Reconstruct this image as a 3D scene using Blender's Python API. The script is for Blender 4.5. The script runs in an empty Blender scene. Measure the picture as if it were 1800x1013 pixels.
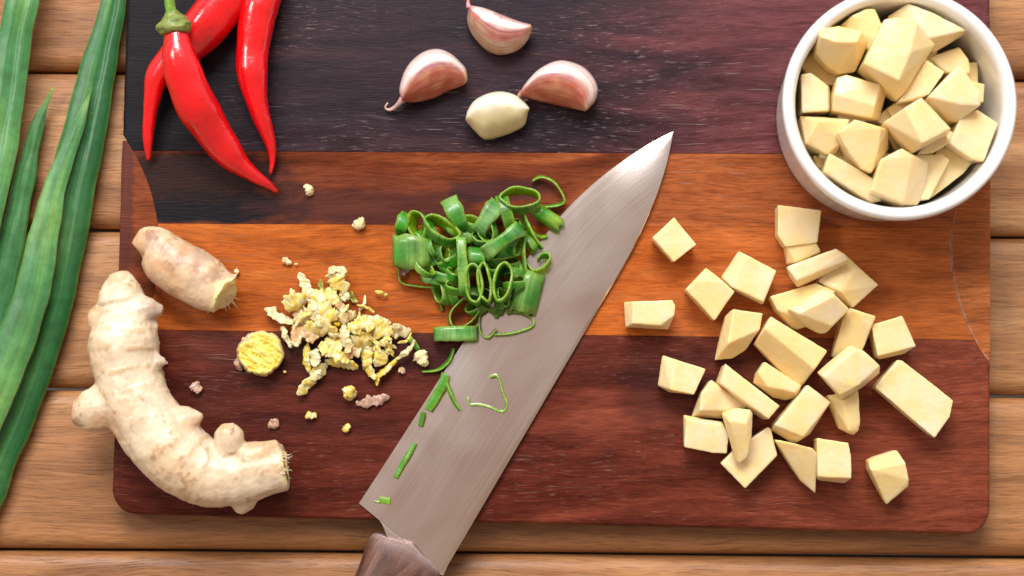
import bpy, bmesh, math, random
import numpy as np
from mathutils import Vector, noise

random.seed(7)
scene = bpy.context.scene
col = scene.collection
R = math.radians

# ------------------------------------------------------------------ camera
CAM_D, CAM_TILT, LENS = 0.80, R(3.0), 72.0
cam_data = bpy.data.cameras.new('camera')
cam = bpy.data.objects.new('camera', cam_data)
col.objects.link(cam)
cam_data.lens = LENS
cam_data.sensor_width = 36.0
cam_data.clip_start = 0.02
cam_data.clip_end = 30.0
cam.location = (0, -CAM_D * math.sin(CAM_TILT), CAM_D * math.cos(CAM_TILT))
cam.rotation_euler = (CAM_TILT, 0, 0)
cam_data.dof.use_dof = True
cam_data.dof.focus_distance = CAM_D - 0.006
cam_data.dof.aperture_fstop = 6.3
scene.camera = cam

# ------------------------------------------------------------------ light
world = bpy.data.worlds.new('World')
scene.world = world
world.use_nodes = True
bg = world.node_tree.nodes['Background']
# soft surroundings: dim warm overhead and behind the camera, cooler and brighter towards the window side
wt = world.node_tree
tc = wt.nodes.new('ShaderNodeTexCoord')
sx = wt.nodes.new('ShaderNodeSeparateXYZ')
wt.links.new(tc.outputs['Generated'], sx.inputs[0])
wr = wt.nodes.new('ShaderNodeValToRGB')
mr = wt.nodes.new('ShaderNodeMapRange')
mr.inputs[1].default_value, mr.inputs[2].default_value = -1, 1
wt.links.new(sx.outputs['Y'], mr.inputs[0])
wt.links.new(mr.outputs[0], wr.inputs[0])
wr.color_ramp.elements[0].position = 0.42
wr.color_ramp.elements[0].color = (0.56, 0.44, 0.35, 1)
wr.color_ramp.elements[1].position = 0.76
wr.color_ramp.elements[1].color = (1.0, 1.0, 1.04, 1)
wt.links.new(wr.outputs[0], bg.inputs['Color'])
bg.inputs['Strength'].default_value = 0.74

def area_lamp(name, loc, target, size, power, colour):
    d = bpy.data.lights.new(name, 'AREA')
    d.shape = 'RECTANGLE'
    d.size, d.size_y = size
    d.energy = power
    d.color = colour
    o = bpy.data.objects.new(name, d)
    o.location = loc
    o.rotation_euler = (Vector(target) - Vector(loc)).to_track_quat('-Z', 'Y').to_euler()
    col.objects.link(o)
    return o
# broad soft window-like light coming from the far side of the table
area_lamp('window_light', (-0.15, 1.20, 1.40), (0, 0, 0), (0.9, 0.7), 41, (1.0, 0.985, 0.97))
# smaller brighter patch of sky high up on the left
area_lamp('overhead_light', (-0.95, 0.45, 1.25), (0, 0, 0), (0.35, 0.35), 7, (1.0, 0.98, 0.95))

scene.view_settings.view_transform = 'Standard'
scene.view_settings.look = 'None'
scene.view_settings.exposure = 0.0
scene.view_settings.gamma = 1.0
scene.view_settings.use_curve_mapping = False
scene.render.engine = 'CYCLES'
scene.cycles.use_denoising = True
try:
    scene.cycles.denoising_input_passes = 'RGB_ALBEDO_NORMAL'
    scene.cycles.denoising_prefilter = 'NONE'
except Exception:
    pass
scene.cycles.max_bounces = 8
scene.cycles.sample_clamp_indirect = 6

# ------------------------------------------------------------------ layout helpers
F_PX = LENS / 36.0 * 1800.0
ZT = -0.0125                      # table top; the board's top is z = 0
MM = 0.001
PX = CAM_D / F_PX                # metres per photo pixel on the board

def P(x, y, z=0.0):
    """Place on the table that was measured at photo pixel (x, y); z = height above the board in mm."""
    z *= MM
    dx, dy, dz = (x - 900) / F_PX, -(y - 506.5) / F_PX, -1.0
    c, s = math.cos(CAM_TILT), math.sin(CAM_TILT)
    d = Vector((dx, dy * c - dz * s, dy * s + dz * c))
    o = cam.location
    k = (z - o.z) / d.z
    return Vector((o.x + d.x * k, o.y + d.y * k, z))

def S(r, g, b):
    f = lambda c: ((c / 255 + 0.055) / 1.055) ** 2.4 if c > 10 else c / 255 / 12.92
    return (f(r), f(g), f(b), 1.0)

def lerp(a, b, t):
    return a + (b - a) * t

def spline(pts, n, closed=False):
    """Catmull-Rom resampling, evenly spaced."""
    p = np.array([list(q) for q in pts], float)
    if closed:
        q = np.vstack([p[-1], p, p[0], p[1]])
    else:
        q = np.vstack([2 * p[0] - p[1], p, 2 * p[-1] - p[-2]])
    out = []
    for i in range(1, len(q) - 2):
        for t in np.linspace(0, 1, 16, endpoint=False):
            a, b, c, d = q[i - 1], q[i], q[i + 1], q[i + 2]
            out.append(0.5 * (2 * b + (c - a) * t + (2 * a - 5 * b + 4 * c - d) * t * t + (3 * b - a - 3 * c + d) * t ** 3))
    out.append(q[-2])
    out = np.array(out)
    ln = np.concatenate([[0], np.cumsum(np.linalg.norm(np.diff(out, axis=0), axis=1))])
    s = np.linspace(0, ln[-1], n + 1 if closed else n)
    if closed:
        s = s[:-1]
    return np.stack([np.interp(s, ln, out[:, k]) for k in range(p.shape[1])], 1)

def samp(vals, n):
    v = np.array(vals, float)
    return np.interp(np.linspace(0, len(v) - 1, n), np.arange(len(v)), v)

def nz(x, y, z, f=1.0, seed=0.0):
    return noise.noise(Vector((x * f + seed, y * f + seed * 1.7, z * f - seed)))

# ------------------------------------------------------------------ object helpers
def make_mesh(name, verts, faces, uv=None, colour=None, smooth=True):
    me = bpy.data.meshes.new(name)
    me.from_pydata([tuple(map(float, v)) for v in verts], [], [tuple(map(int, f)) for f in faces])
    if uv is not None:
        l = me.uv_layers.new(name='UVMap')
        idx = np.zeros(len(me.loops), int)
        me.loops.foreach_get('vertex_index', idx)
        l.data.foreach_set('uv', np.array(uv, np.float32)[idx].ravel())
    if colour is not None:
        a = me.color_attributes.new('tone', 'FLOAT_COLOR', 'POINT')
        a.data.foreach_set('color', np.array(colour, np.float32).ravel())
    if smooth:
        me.polygons.foreach_set('use_smooth', [True] * len(me.polygons))
    me.update()
    return me

def put(name, me, mat, parent=None):
    o = bpy.data.objects.new(name, me)
    if mat is not None:
        me.materials.clear()
        me.materials.append(mat)
    col.objects.link(o)
    if parent is not None:
        o.parent = parent
        o.matrix_parent_inverse = parent.matrix_world.inverted()
    return o

def tag(o, label, cat, group=None):
    o['label'] = label
    o['category'] = cat
    if group:
        o['group'] = group
    return o

def thing(name, loc, label, cat, group=None):
    o = bpy.data.objects.new(name, None)
    o.location = loc
    o.empty_display_size = 0.01
    col.objects.link(o)
    o.matrix_world.translation = Vector(loc)
    return tag(o, label, cat, group)

def remeshed(verts, faces, voxel, smooth=4, factor=0.5):
    """Closed union of the given shells, evenly meshed; returns vertex and polygon arrays."""
    me = bpy.data.meshes.new('tmp')
    me.from_pydata([tuple(v) for v in verts], [], [tuple(f) for f in faces])
    o = bpy.data.objects.new('tmp', me)
    col.objects.link(o)
    m = o.modifiers.new('r', 'REMESH')
    m.mode = 'VOXEL'
    m.voxel_size = voxel
    if smooth:
        s = o.modifiers.new('s', 'SMOOTH')
        s.iterations = smooth
        s.factor = factor
    dg = bpy.context.evaluated_depsgraph_get()
    ev = o.evaluated_get(dg)
    m2 = ev.to_mesh()
    n = len(m2.vertices)
    co = np.zeros(n * 3, np.float32)
    m2.vertices.foreach_get('co', co)
    no = np.zeros(n * 3, np.float32)
    m2.vertices.foreach_get('normal', no)
    fs = [tuple(p.vertices) for p in m2.polygons]
    ev.to_mesh_clear()
    bpy.data.objects.remove(o)
    bpy.data.meshes.remove(me)
    return co.reshape(-1, 3), no.reshape(-1, 3), fs

def hull(points):
    bm = bmesh.new()
    for p in points:
        bm.verts.new(p)
    r = bmesh.ops.convex_hull(bm, input=bm.verts)
    bmesh.ops.delete(bm, geom=list({g for g in r['geom_interior'] + r['geom_unused'] if isinstance(g, bmesh.types.BMVert)}), context='VERTS')
    bmesh.ops.recalc_face_normals(bm, faces=bm.faces)
    bm.verts.index_update()
    v = [x.co.copy() for x in bm.verts]
    f = [[q.index for q in x.verts] for x in bm.faces]
    bm.free()
    return v, f

def grid_faces(rings, n, closed=True, caps=True):
    f = []
    for i in range(rings - 1):
        for j in range(n if closed else n - 1):
            k = (j + 1) % n
            f.append((i * n + j, i * n + k, (i + 1) * n + k, (i + 1) * n + j))
    if caps:
        f.append(tuple(range(n - 1, -1, -1)))
        f.append(tuple(range((rings - 1) * n, rings * n)))
    return f

def loft(path, a, b, n=20, rings=40, power=1.0, wob=0.0, wf=200.0, seed=0.0, roll=0.0):
    """Tube along a 3-D path; a = half width sideways, b = half height (metres, lists along the path)."""
    c = spline(path, rings)
    A, B = samp(a, rings), samp(b, rings)
    V, UV = [], []
    ln = np.concatenate([[0], np.cumsum(np.linalg.norm(np.diff(c, axis=0), axis=1))])
    for i in range(rings):
        t = Vector(c[min(i + 1, rings - 1)] - c[max(i - 1, 0)]).normalized()
        side = t.cross(Vector((0, 0, 1)))
        side = side.normalized() if side.length > 1e-6 else Vector((1, 0, 0))
        up = side.cross(t).normalized()
        if roll:
            side, up = side * math.cos(roll) + up * math.sin(roll), up * math.cos(roll) - side * math.sin(roll)
        for j in range(n):
            w = 2 * math.pi * j / n
            cu, sv = math.cos(w), math.sin(w)
            if power != 1.0:
                cu = math.copysign(abs(cu) ** power, cu)
                sv = math.copysign(abs(sv) ** power, sv)
            v = Vector(c[i]) + side * (cu * A[i]) + up * (sv * B[i])
            if wob:
                d = (v - Vector(c[i]))
                v = v + (d.normalized() if d.length > 1e-9 else up) * (wob * nz(*v, wf, seed))
            V.append(v)
            UV.append((j / n, ln[i] / 0.1))
    return V, grid_faces(rings, n), UV

# ------------------------------------------------------------------ node helpers
class N:
    def __init__(s, name):
        s.mat = bpy.data.materials.new(name)
        s.mat.use_nodes = True
        s.t = s.mat.node_tree
        s.b = s.t.nodes['Principled BSDF']
        s.out = s.t.nodes['Material Output']
    def new(s, kind, **kw):
        n = s.t.nodes.new(kind)
        for k, v in kw.items():
            setattr(n, k, v)
        return n
    def set(s, sock, v):
        if isinstance(v, bpy.types.NodeSocket):
            s.t.links.new(v, sock)
        elif hasattr(sock.default_value, '__len__') and not hasattr(v, '__len__'):
            sock.default_value = [v] * len(sock.default_value)
        else:
            if hasattr(sock.default_value, '__len__') and len(sock.default_value) == 4 and len(v) == 3:
                v = (*v, 1)
            if hasattr(sock.default_value, '__len__') and len(sock.default_value) == 3 and len(v) == 4:
                v = v[:3]
            sock.default_value = v
    def p(s, **kw):
        for k, v in kw.items():
            s.set(s.b.inputs[k.replace('_', ' ')], v)
        return s
    def coord(s, kind='Object'):
        return s.new('ShaderNodeTexCoord').outputs[kind]
    def mapping(s, vec, scale=(1, 1, 1), rot=(0, 0, 0), loc=(0, 0, 0)):
        m = s.new('ShaderNodeMapping')
        s.set(m.inputs['Vector'], vec)
        s.set(m.inputs['Scale'], scale); s.set(m.inputs['Rotation'], rot); s.set(m.inputs['Location'], loc)
        return m.outputs[0]
    def noise(s, vec, scale=1.0, detail=4.0, rough=0.55, dist=0.0, out='Fac'):
        n = s.new('ShaderNodeTexNoise')
        s.set(n.inputs['Vector'], vec)
        s.set(n.inputs['Scale'], scale); s.set(n.inputs['Detail'], detail)
        s.set(n.inputs['Roughness'], rough); s.set(n.inputs['Distortion'], dist)
        return n.outputs[out]
    def ramp(s, fac, *stops, interp='LINEAR'):
        r = s.new('ShaderNodeValToRGB')
        s.set(r.inputs[0], fac)
        e = r.color_ramp.elements
        r.color_ramp.interpolation = interp
        while len(e) < len(stops):
            e.new(0.5)
        for q, (pos, c) in zip(e, stops):
            q.position = pos
            q.color = c if hasattr(c, '__len__') else (c, c, c, 1)
        return r.outputs[0]
    def mix(s, fac, a, b, mode='MIX'):
        m = s.new('ShaderNodeMix', data_type='RGBA', blend_type=mode)
        s.set(m.inputs[0], fac); s.set(m.inputs[6], a); s.set(m.inputs[7], b)
        return m.outputs[2]
    def math(s, op, a, b=0.0, c=0.0, clamp=False):
        m = s.new('ShaderNodeMath', operation=op, use_clamp=clamp)
        s.set(m.inputs[0], a); s.set(m.inputs[1], b); s.set(m.inputs[2], c)
        return m.outputs[0]
    def rng(s, v, a, b, c=0.0, d=1.0, smooth=True):
        m = s.new('ShaderNodeMapRange', interpolation_type='SMOOTHSTEP' if smooth else 'LINEAR')
        for i, q in enumerate((v, a, b, c, d)):
            s.set(m.inputs[i], q)
        return m.outputs[0]
    def attr(s, name='tone'):
        return s.new('ShaderNodeAttribute', attribute_name=name).outputs['Color']
    def bump(s, height, dist=0.0002, strength=1.0):
        b = s.new('ShaderNodeBump')
        s.set(b.inputs['Height'], height); s.set(b.inputs['Distance'], dist); s.set(b.inputs['Strength'], strength)
        s.t.links.new(b.outputs[0], s.b.inputs['Normal'])
        return b
    def sep(s, vec):
        n = s.new('ShaderNodeSeparateXYZ')
        s.set(n.inputs[0], vec)
        return n.outputs
    def vec(s, x, y, z):
        n = s.new('ShaderNodeCombineXYZ')
        s.set(n.inputs[0], x); s.set(n.inputs[1], y); s.set(n.inputs[2], z)
        return n.outputs[0]
    def vadd(s, a, b):
        n = s.new('ShaderNodeVectorMath', operation='ADD')
        s.set(n.inputs[0], a); s.set(n.inputs[1], b)
        return n.outputs[0]
    def warp(s, co):
        """Let the grain wander instead of running dead straight."""
        a = s.math('SUBTRACT', s.noise(s.mapping(co, (9, 16, 16)), 1, 2), 0.5)
        b = s.math('SUBTRACT', s.noise(s.mapping(co, (45, 60, 60)), 1, 2), 0.5)
        return s.vadd(co, s.vec(0, s.math('ADD', s.math('MULTIPLY', a, 0.012), s.math('MULTIPLY', b, 0.0022)), 0))
    def rand(s):
        return s.new('ShaderNodeObjectInfo').outputs['Random']
    def sss(s, weight, radius, scale):
        s.p(Subsurface_Weight=weight, Subsurface_Radius=radius, Subsurface_Scale=scale)
        return s

# ------------------------------------------------------------------ materials
def mat_slat():
    m = N('oiled_slat_wood')
    r = m.rand()
    co = m.vadd(m.coord(), m.vec(m.math('MULTIPLY', r, 7.0), m.math('MULTIPLY', r, 3.1), 0))
    co = m.warp(co)
    fine = m.noise(m.mapping(co, (80, 1200, 1200)), 1, 4, 0.7)
    mid = m.noise(m.mapping(co, (9, 170, 170)), 1, 4, 0.5, 0.6)
    broad = m.noise(m.mapping(co, (3.2, 26, 26)), 1, 3, 0.5, 1.2)
    c = m.ramp(broad, (0.30, S(150, 100, 58)), (0.52, S(182, 128, 80)), (0.72, S(204, 156, 106)))
    c = m.mix(0.6, c, m.ramp(mid, (0.3, S(168, 156, 146)), (0.62, S(255, 255, 255))), 'MULTIPLY')
    c = m.mix(0.6, c, m.ramp(fine, (0.34, S(168, 150, 138)), (0.56, S(255, 252, 248))), 'MULTIPLY')
    tint = m.mix(r, (1.0, 0.93, 0.86, 1), (1.0, 1.04, 1.10, 1))
    c = m.mix(1.0, c, tint, 'MULTIPLY')
    pores = m.rng(m.noise(m.mapping(co, (40, 1700, 1700)), 1, 2, 0.5), 0.62, 0.72)
    c = m.mix(m.math('MULTIPLY', pores, 0.45), c, S(84, 52, 30))
    m.p(Base_Color=c, Roughness=m.rng(mid, 0.3, 0.7, 0.40, 0.56))
    m.bump(m.math('SUBTRACT', fine, m.math('MULTIPLY', pores, 0.6)), 0.00022, 0.8)
    return m.mat

def circle_line(m, co, cx, cy, rad, w):
    """0..1 mask of a thin worn line along a circle (a joint in the board)."""
    x, y, _ = m.sep(co)
    d = m.new('ShaderNodeVectorMath', operation='DISTANCE')
    m.set(d.inputs[0], m.vec(x, y, 0)); d.inputs[1].default_value = (cx, cy, 0)
    e = m.math('ABSOLUTE', m.math('SUBTRACT', d.outputs['Value'], rad))
    return m.rng(e, 0.0, w, 1.0, 0.0)

def mat_plank(name, dark, base, light, grain=1.0, stain=None, ramp_x=None, speck=0.5, seed=0.0, rough=0.42, line=None):
    m = N(name)
    raw = m.coord()
    co = m.warp(m.vadd(raw, (seed, seed * 0.37, 0)))
    x, y, z = m.sep(raw)
    fine = m.noise(m.mapping(co, (120, 1300, 1300)), 1, 4, 0.7)
    mid = m.noise(m.mapping(co, (26, 200, 200)), 1, 5, 0.62, 0.7)
    broad = m.noise(m.mapping(co, (7.0, 40, 40)), 1, 4, 0.55, 1.2)
    c = m.ramp(broad, (0.28, dark), (0.50, base), (0.74, light))
    if ramp_x:
        x0, x1, tintc, amt = ramp_x
        wobx = m.math('ADD', x, m.math('MULTIPLY', m.math('SUBTRACT', broad, 0.5), 0.25))
        c = m.mix(m.math('MULTIPLY', m.rng(wobx, x0, x1), amt), c, tintc)
    c = m.mix(0.7 * grain, c, m.ramp(mid, (0.30, S(120, 104, 100)), (0.62, S(255, 255, 255))), 'MULTIPLY')
    c = m.mix(0.7 * grain, c, m.ramp(fine, (0.34, S(140, 120, 112)), (0.58, S(255, 252, 250))), 'MULTIPLY')
    # pale flecks along the grain; light caught in pores put into the colour
    fl = m.rng(m.noise(m.mapping(co, (170, 1300, 1300)), 1, 3, 0.65), 0.56, 0.72)
    patch = m.rng(m.noise(m.mapping(co, (14, 30, 30)), 1, 3, 0.6), 0.36, 0.66)
    fl = m.math('MULTIPLY', m.math('MULTIPLY', fl, patch), speck * 0.55)
    c = m.mix(fl, c, S(178, 150, 142))
    # knife scratches
    sc = None
    for rot, sd in ((R(62), 0.0), (R(-58), 3.0), (R(84), 7.0)):
        q = m.mapping(m.vadd(co, (sd, sd, 0)), (40, 1700, 1), (0, 0, rot))
        k = m.rng(m.noise(q, 1, 1, 0.4), 0.72, 0.75)
        sc = k if sc is None else m.math('MAXIMUM', sc, k)
    sc = m.math('MULTIPLY', sc, m.rng(m.noise(m.mapping(co, (9, 9, 9)), 1, 2), 0.5, 0.7))
    c = m.mix(m.math('MULTIPLY', sc, 0.55), c, S(196, 172, 158))
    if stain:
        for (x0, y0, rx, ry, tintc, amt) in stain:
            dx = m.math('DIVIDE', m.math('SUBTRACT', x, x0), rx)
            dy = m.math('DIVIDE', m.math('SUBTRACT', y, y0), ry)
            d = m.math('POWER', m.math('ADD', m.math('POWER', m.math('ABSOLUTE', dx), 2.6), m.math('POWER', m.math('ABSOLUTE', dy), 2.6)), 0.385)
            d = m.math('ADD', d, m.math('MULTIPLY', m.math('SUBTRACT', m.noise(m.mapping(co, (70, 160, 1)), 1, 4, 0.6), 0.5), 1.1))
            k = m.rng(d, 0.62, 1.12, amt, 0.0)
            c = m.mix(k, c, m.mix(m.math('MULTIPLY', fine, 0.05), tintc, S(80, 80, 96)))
    if line:
        k = circle_line(m, raw, *line)
        k = m.math('MULTIPLY', k, m.rng(m.noise(m.mapping(co, (180, 180, 1)), 1, 3), 0.35, 0.6))
        c = m.mix(m.math('MULTIPLY', k, 0.55), c, S(166, 144, 130))
    m.p(Base_Color=c, Roughness=m.math('ADD', m.rng(mid, 0.3, 0.7, rough - 0.06, rough + 0.10), m.math('MULTIPLY', sc, 0.2)),
        Specular_IOR_Level=0.13)
    m.bump(m.math('SUBTRACT', m.math('ADD', fine, m.math('MULTIPLY', mid, 0.6)), m.math('MULTIPLY', sc, 0.8)), 0.00016, 0.9)
    return m.mat

def mat_potato():
    m = N('raw_potato')
    co = m.coord()
    r = m.rand()
    a = m.noise(co, 90, 3, 0.5)
    b = m.noise(co, 420, 4, 0.6)
    f = m.noise(co, 2600, 3, 0.6)
    c = m.ramp(a, (0.32, S(236, 208, 146)), (0.55, S(236, 215, 174)), (0.75, S(237, 223, 198)))
    c = m.mix(m.rng(r, 0, 1, 0.0, 0.5), c, S(236, 204, 128))
    c = m.mix(m.rng(b, 0.6, 0.8, 0, 0.35), c, S(238, 228, 208))
    m.p(Base_Color=c, Roughness=m.rng(b, 0.3, 0.7, 0.34, 0.48), Specular_IOR_Level=0.55)
    m.sss(0.65, (1.0, 0.66, 0.14), 0.0032)
    drag = m.noise(m.mapping(co, (160, 2200, 900), m.vec(m.math('MULTIPLY', r, 9.0), 0.3, m.math('MULTIPLY', r, 23.0))), 1, 3, 0.5)
    m.p(Coat_Weight=m.rng(a, 0.4, 0.7, 0.05, 0.45), Coat_Roughness=0.22)
    m.bump(m.math('ADD', m.math('ADD', m.math('MULTIPLY', b, 0.5), m.math('MULTIPLY', f, 0.35)), m.math('MULTIPLY', drag, 0.35)), 0.00020, 0.7)
    return m.mat

def mat_tone(name, rough=0.5, sss=0.0, radius=(1, 0.5, 0.25), scale=0.002, var=0.35, vf=500, bump=0.0002, spec=0.5, coat=0.0, streak=None, trans=0.0):
    """Colour comes from the mesh's own colours, broken up by fine natural variation."""
    m = N(name)
    co = m.coord()
    c = m.attr()
    a = m.noise(co, vf, 5, 0.62)
    b = m.noise(co, vf * 0.16, 3, 0.55)
    c = m.mix(var, c, m.ramp(a, (0.32, S(170, 150, 130)), (0.60, S(255, 255, 255))), 'MULTIPLY')
    c = m.mix(var * 0.8, c, m.ramp(b, (0.35, S(198, 182, 165)), (0.60, S(255, 255, 255))), 'MULTIPLY')
    h = a
    if streak:
        uv = m.coord('UV')
        su, sv, amt, dk = streak
        s1 = m.noise(m.mapping(uv, (su, sv, 1)), 1, 4, 0.65)
        c = m.mix(amt, c, m.ramp(s1, (0.34, dk), (0.58, S(255, 255, 255))), 'MULTIPLY')
        h = m.math('ADD', m.math('MULTIPLY', a, 0.4), s1)
    m.p(Base_Color=c, Roughness=rough, Specular_IOR_Level=spec, Coat_Weight=coat, Coat_Roughness=0.12)
    if sss:
        m.sss(sss, radius, scale)
    if bump:
        m.bump(h, bump, 0.8)
    if trans:
        tr = m.new('ShaderNodeBsdfTranslucent')
        m.set(tr.inputs['Color'], c)
        mx = m.new('ShaderNodeMixShader')
        mx.inputs[0].default_value = trans
        m.t.links.new(m.b.outputs[0], mx.inputs[1]); m.t.links.new(tr.outputs[0], mx.inputs[2])
        m.t.links.new(mx.outputs[0], m.out.inputs['Surface'])
    return m.mat

def mat_chilli():
    m = N('chilli_skin')
    co = m.coord()
    a = m.noise(co, 130, 4, 0.6)
    f = m.noise(co, 900, 3, 0.6)
    c = m.ramp(a, (0.3, S(214, 2, 12)), (0.6, S(234, 6, 18)), (0.8, S(238, 20, 22)))
    c = m.mix(1.0, c, m.attr(), 'MULTIPLY')
    m.p(Base_Color=c, Roughness=m.rng(f, 0.3, 0.7, 0.20, 0.30), Coat_Weight=0.8, Coat_Roughness=0.035, Specular_IOR_Level=0.5)
    m.sss(0.25, (1.0, 0.1, 0.05), 0.002)
    w = m.noise(m.mapping(m.coord('UV'), (14, 9, 1)), 1, 3, 0.55)
    m.bump(m.math('ADD', m.math('ADD', m.math('MULTIPLY', a, 0.8), m.math('MULTIPLY', f, 0.10)), m.math('MULTIPLY', w, 0.9)), 0.0007, 0.55)
    return m.mat

def mat_porcelain():
    m = N('white_porcelain')
    co = m.coord()
    a = m.noise(co, 60, 3, 0.5)
    m.p(Base_Color=m.ramp(a, (0.3, S(232, 230, 228)), (0.7, S(240, 239, 238))), Roughness=0.14, Coat_Weight=0.5, Coat_Roughness=0.05)
    m.bump(a, 0.0003, 0.25)
    return m.mat

def mat_steel():
    m = N('brushed_knife_steel')
    uv = m.coord('UV')
    br = m.noise(m.mapping(uv, (2, 700, 1)), 1, 4, 0.7)
    br2 = m.noise(m.mapping(uv, (9, 120, 1), (0, 0, R(1.5))), 1, 4, 0.6)
    sm = m.noise(m.mapping(uv, (5, 9, 1)), 1, 2, 0.4, 0.8)
    c = m.ramp(sm, (0.28, S(226, 200, 188)), (0.50, S(236, 216, 204)), (0.72, S(242, 230, 222)))
    c = m.mix(0.35, c, m.ramp(br, (0.35, S(186, 176, 170)), (0.62, S(255, 255, 255))), 'MULTIPLY')
    m.p(Base_Color=c, Metallic=1.0, Roughness=m.math('ADD', m.rng(sm, 0.3, 0.7, 0.10, 0.15), m.math('MULTIPLY', br2, 0.07)))
    m.bump(m.math('ADD', m.math('MULTIPLY', br, 0.10), sm), 0.00025, 0.5)
    return m.mat

def mat_handle():
    m = N('worn_handle_wood')
    uv = m.coord('UV')
    co = m.coord()
    g = m.noise(m.mapping(uv, (16, 1.2, 1)), 1, 5, 0.65, 0.6)
    f = m.noise(co, 1500, 3, 0.6)
    c = m.ramp(g, (0.3, S(62, 36, 28)), (0.5, S(104, 68, 54)), (0.72, S(138, 100, 84)))
    c = m.mix(0.5, c, m.ramp(f, (0.35, S(160, 150, 145)), (0.6, S(255, 255, 255))), 'MULTIPLY')
    c = m.mix(1.0, c, m.attr(), 'ADD')
    m.p(Base_Color=c, Roughness=0.5)
    m.bump(m.math('ADD', g, m.math('MULTIPLY', f, 0.5)), 0.0003, 0.7)
    return m.mat

def mat_ground():
    m = N('darkened_paving')
    co = m.coord()
    m.p(Base_Color=m.ramp(m.noise(co, 9, 5, 0.6), (0.3, S(70, 62, 54)), (0.7, S(96, 86, 76))), Roughness=0.85)  # coloured dark so that the slat gaps read as shade
    return m.mat

M_SLAT = mat_slat()
M_POTATO = mat_potato()
M_CHILLI = mat_chilli()
M_PORC = mat_porcelain()
M_STEEL = mat_steel()
M_HANDLE = mat_handle()
M_GREEN_STEM = mat_tone('chilli_stem_green', 0.45, 0.2, (0.4, 1, 0.2), 0.001, 0.5, 700, 0.0003)
M_LEAF = mat_tone('onion_leaf', 0.30, 0, var=0.40, vf=260, bump=0.00012, streak=(46, 0.5, 0.42, S(150, 178, 150)), trans=0.12, spec=0.4)
M_CUT = mat_tone('cut_onion_green', 0.34, 0, var=0.30, vf=700, bump=0.00010, streak=(46, 0.5, 0.62, S(120, 164, 110)), trans=0.32, spec=0.6, coat=0.35)
M_GINGER = mat_tone('ginger_skin', 0.36, 0.35, (1, 0.6, 0.35), 0.002, 0.22, 300, 0.00030, 0.5)
M_FLESH = mat_tone('ginger_flesh', 0.34, 0.6, (1, 0.75, 0.2), 0.0018, 0.22, 900, 0.00030, 0.5, 0.25)
M_CLOVE = mat_tone('garlic_skin', 0.36, 0.30, (1, 0.45, 0.3), 0.002, 0.18, 600, 0.00016, 0.5, 0.4, streak=(44, 1.2, 0.55, S(196, 128, 128)))
M_PEELED = mat_tone('peeled_garlic', 0.30, 0.6, (1, 0.85, 0.4), 0.003, 0.10, 300, 0.00012, 0.5, 0.2)
M_FIBRE = mat_tone('plant_fibre', 0.5, 0, var=0.1, trans=0.3, bump=0)

# ================================================================== the setting
gm = make_mesh('ground', [(-4, -4, -0.75), (4, -4, -0.75), (4, 4, -0.75), (-4, 4, -0.75)], [(0, 1, 2, 3)], smooth=False)
g = put('ground', gm, mat_ground())
g['kind'] = 'structure'

table = thing('slatted_table', (0, 0, -0.75), 'brown wooden table of wide rounded slats with narrow dark gaps', 'table')
def slat_mesh(y0, y1, seed):
    """One long slat with rounded edges, from gap y0 (far) to gap y1 (near)."""
    r, th, L = 0.0062, 0.022, 0.62
    half = abs(y0 - y1) / 2 - 0.0005
    prof = []
    for cx, s in ((half - r, 1), (-half + r, -1)):
        seq = range(0, 9) if s == 1 else range(8, -1, -1)
        for k in seq:
            a = k / 8 * math.pi / 2
            prof.append((cx + s * r * math.cos(a) * 1.0, -r + r * math.sin(a)) if s == 1 else (cx - r * math.cos(a), -r + r * math.sin(a)))
    # right rounded corner goes up, left goes down, then the underside
    prof = prof + [(-half, -th), (half, -th)]
    n = len(prof)
    V = []
    xs = np.linspace(-L, L, 34)
    for x in xs:
        for (u, w) in prof:
            top = 1.0 if w > -r else 0.0
            dz = top * (0.00022 * nz(x, u, seed, 9) + 0.00010 * nz(x * 3, u * 40, seed, 6))
            V.append((x, u + 0.00035 * nz(x, seed, w, 11), w + dz))
    return make_mesh('slat', V, grid_faces(len(xs), n))
gaps = [-437, -155, 125, 403, 684, 968, 1254, 1542]
for i in range(len(gaps) - 1):
    a = P(130, gaps[i], ZT / MM)
    b = P(130, gaps[i + 1], ZT / MM)
    o = put('slat', slat_mesh(a.y, b.y, i * 3.3), M_SLAT)
    ang = -R(0.45)
    c = (a + b) / 2
    o.location = (0, c.y + (0 - c.x) * math.tan(ang), ZT - 0.0003 * (i % 2))
    o.rotation_euler = (0, 0, ang)
    o.parent = table
    o.matrix_parent_inverse = table.matrix_world.inverted()
for x in (-0.52, 0.52):
    v, f = hull([(x + sx * 0.03, sy * 0.26, ZT - 0.023 - sz * 0.03) for sx in (-1, 1) for sy in (-1, 1) for sz in (0, 1)])
    put('rail', make_mesh('rail', v, f, smooth=False), M_SLAT, table)

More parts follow.
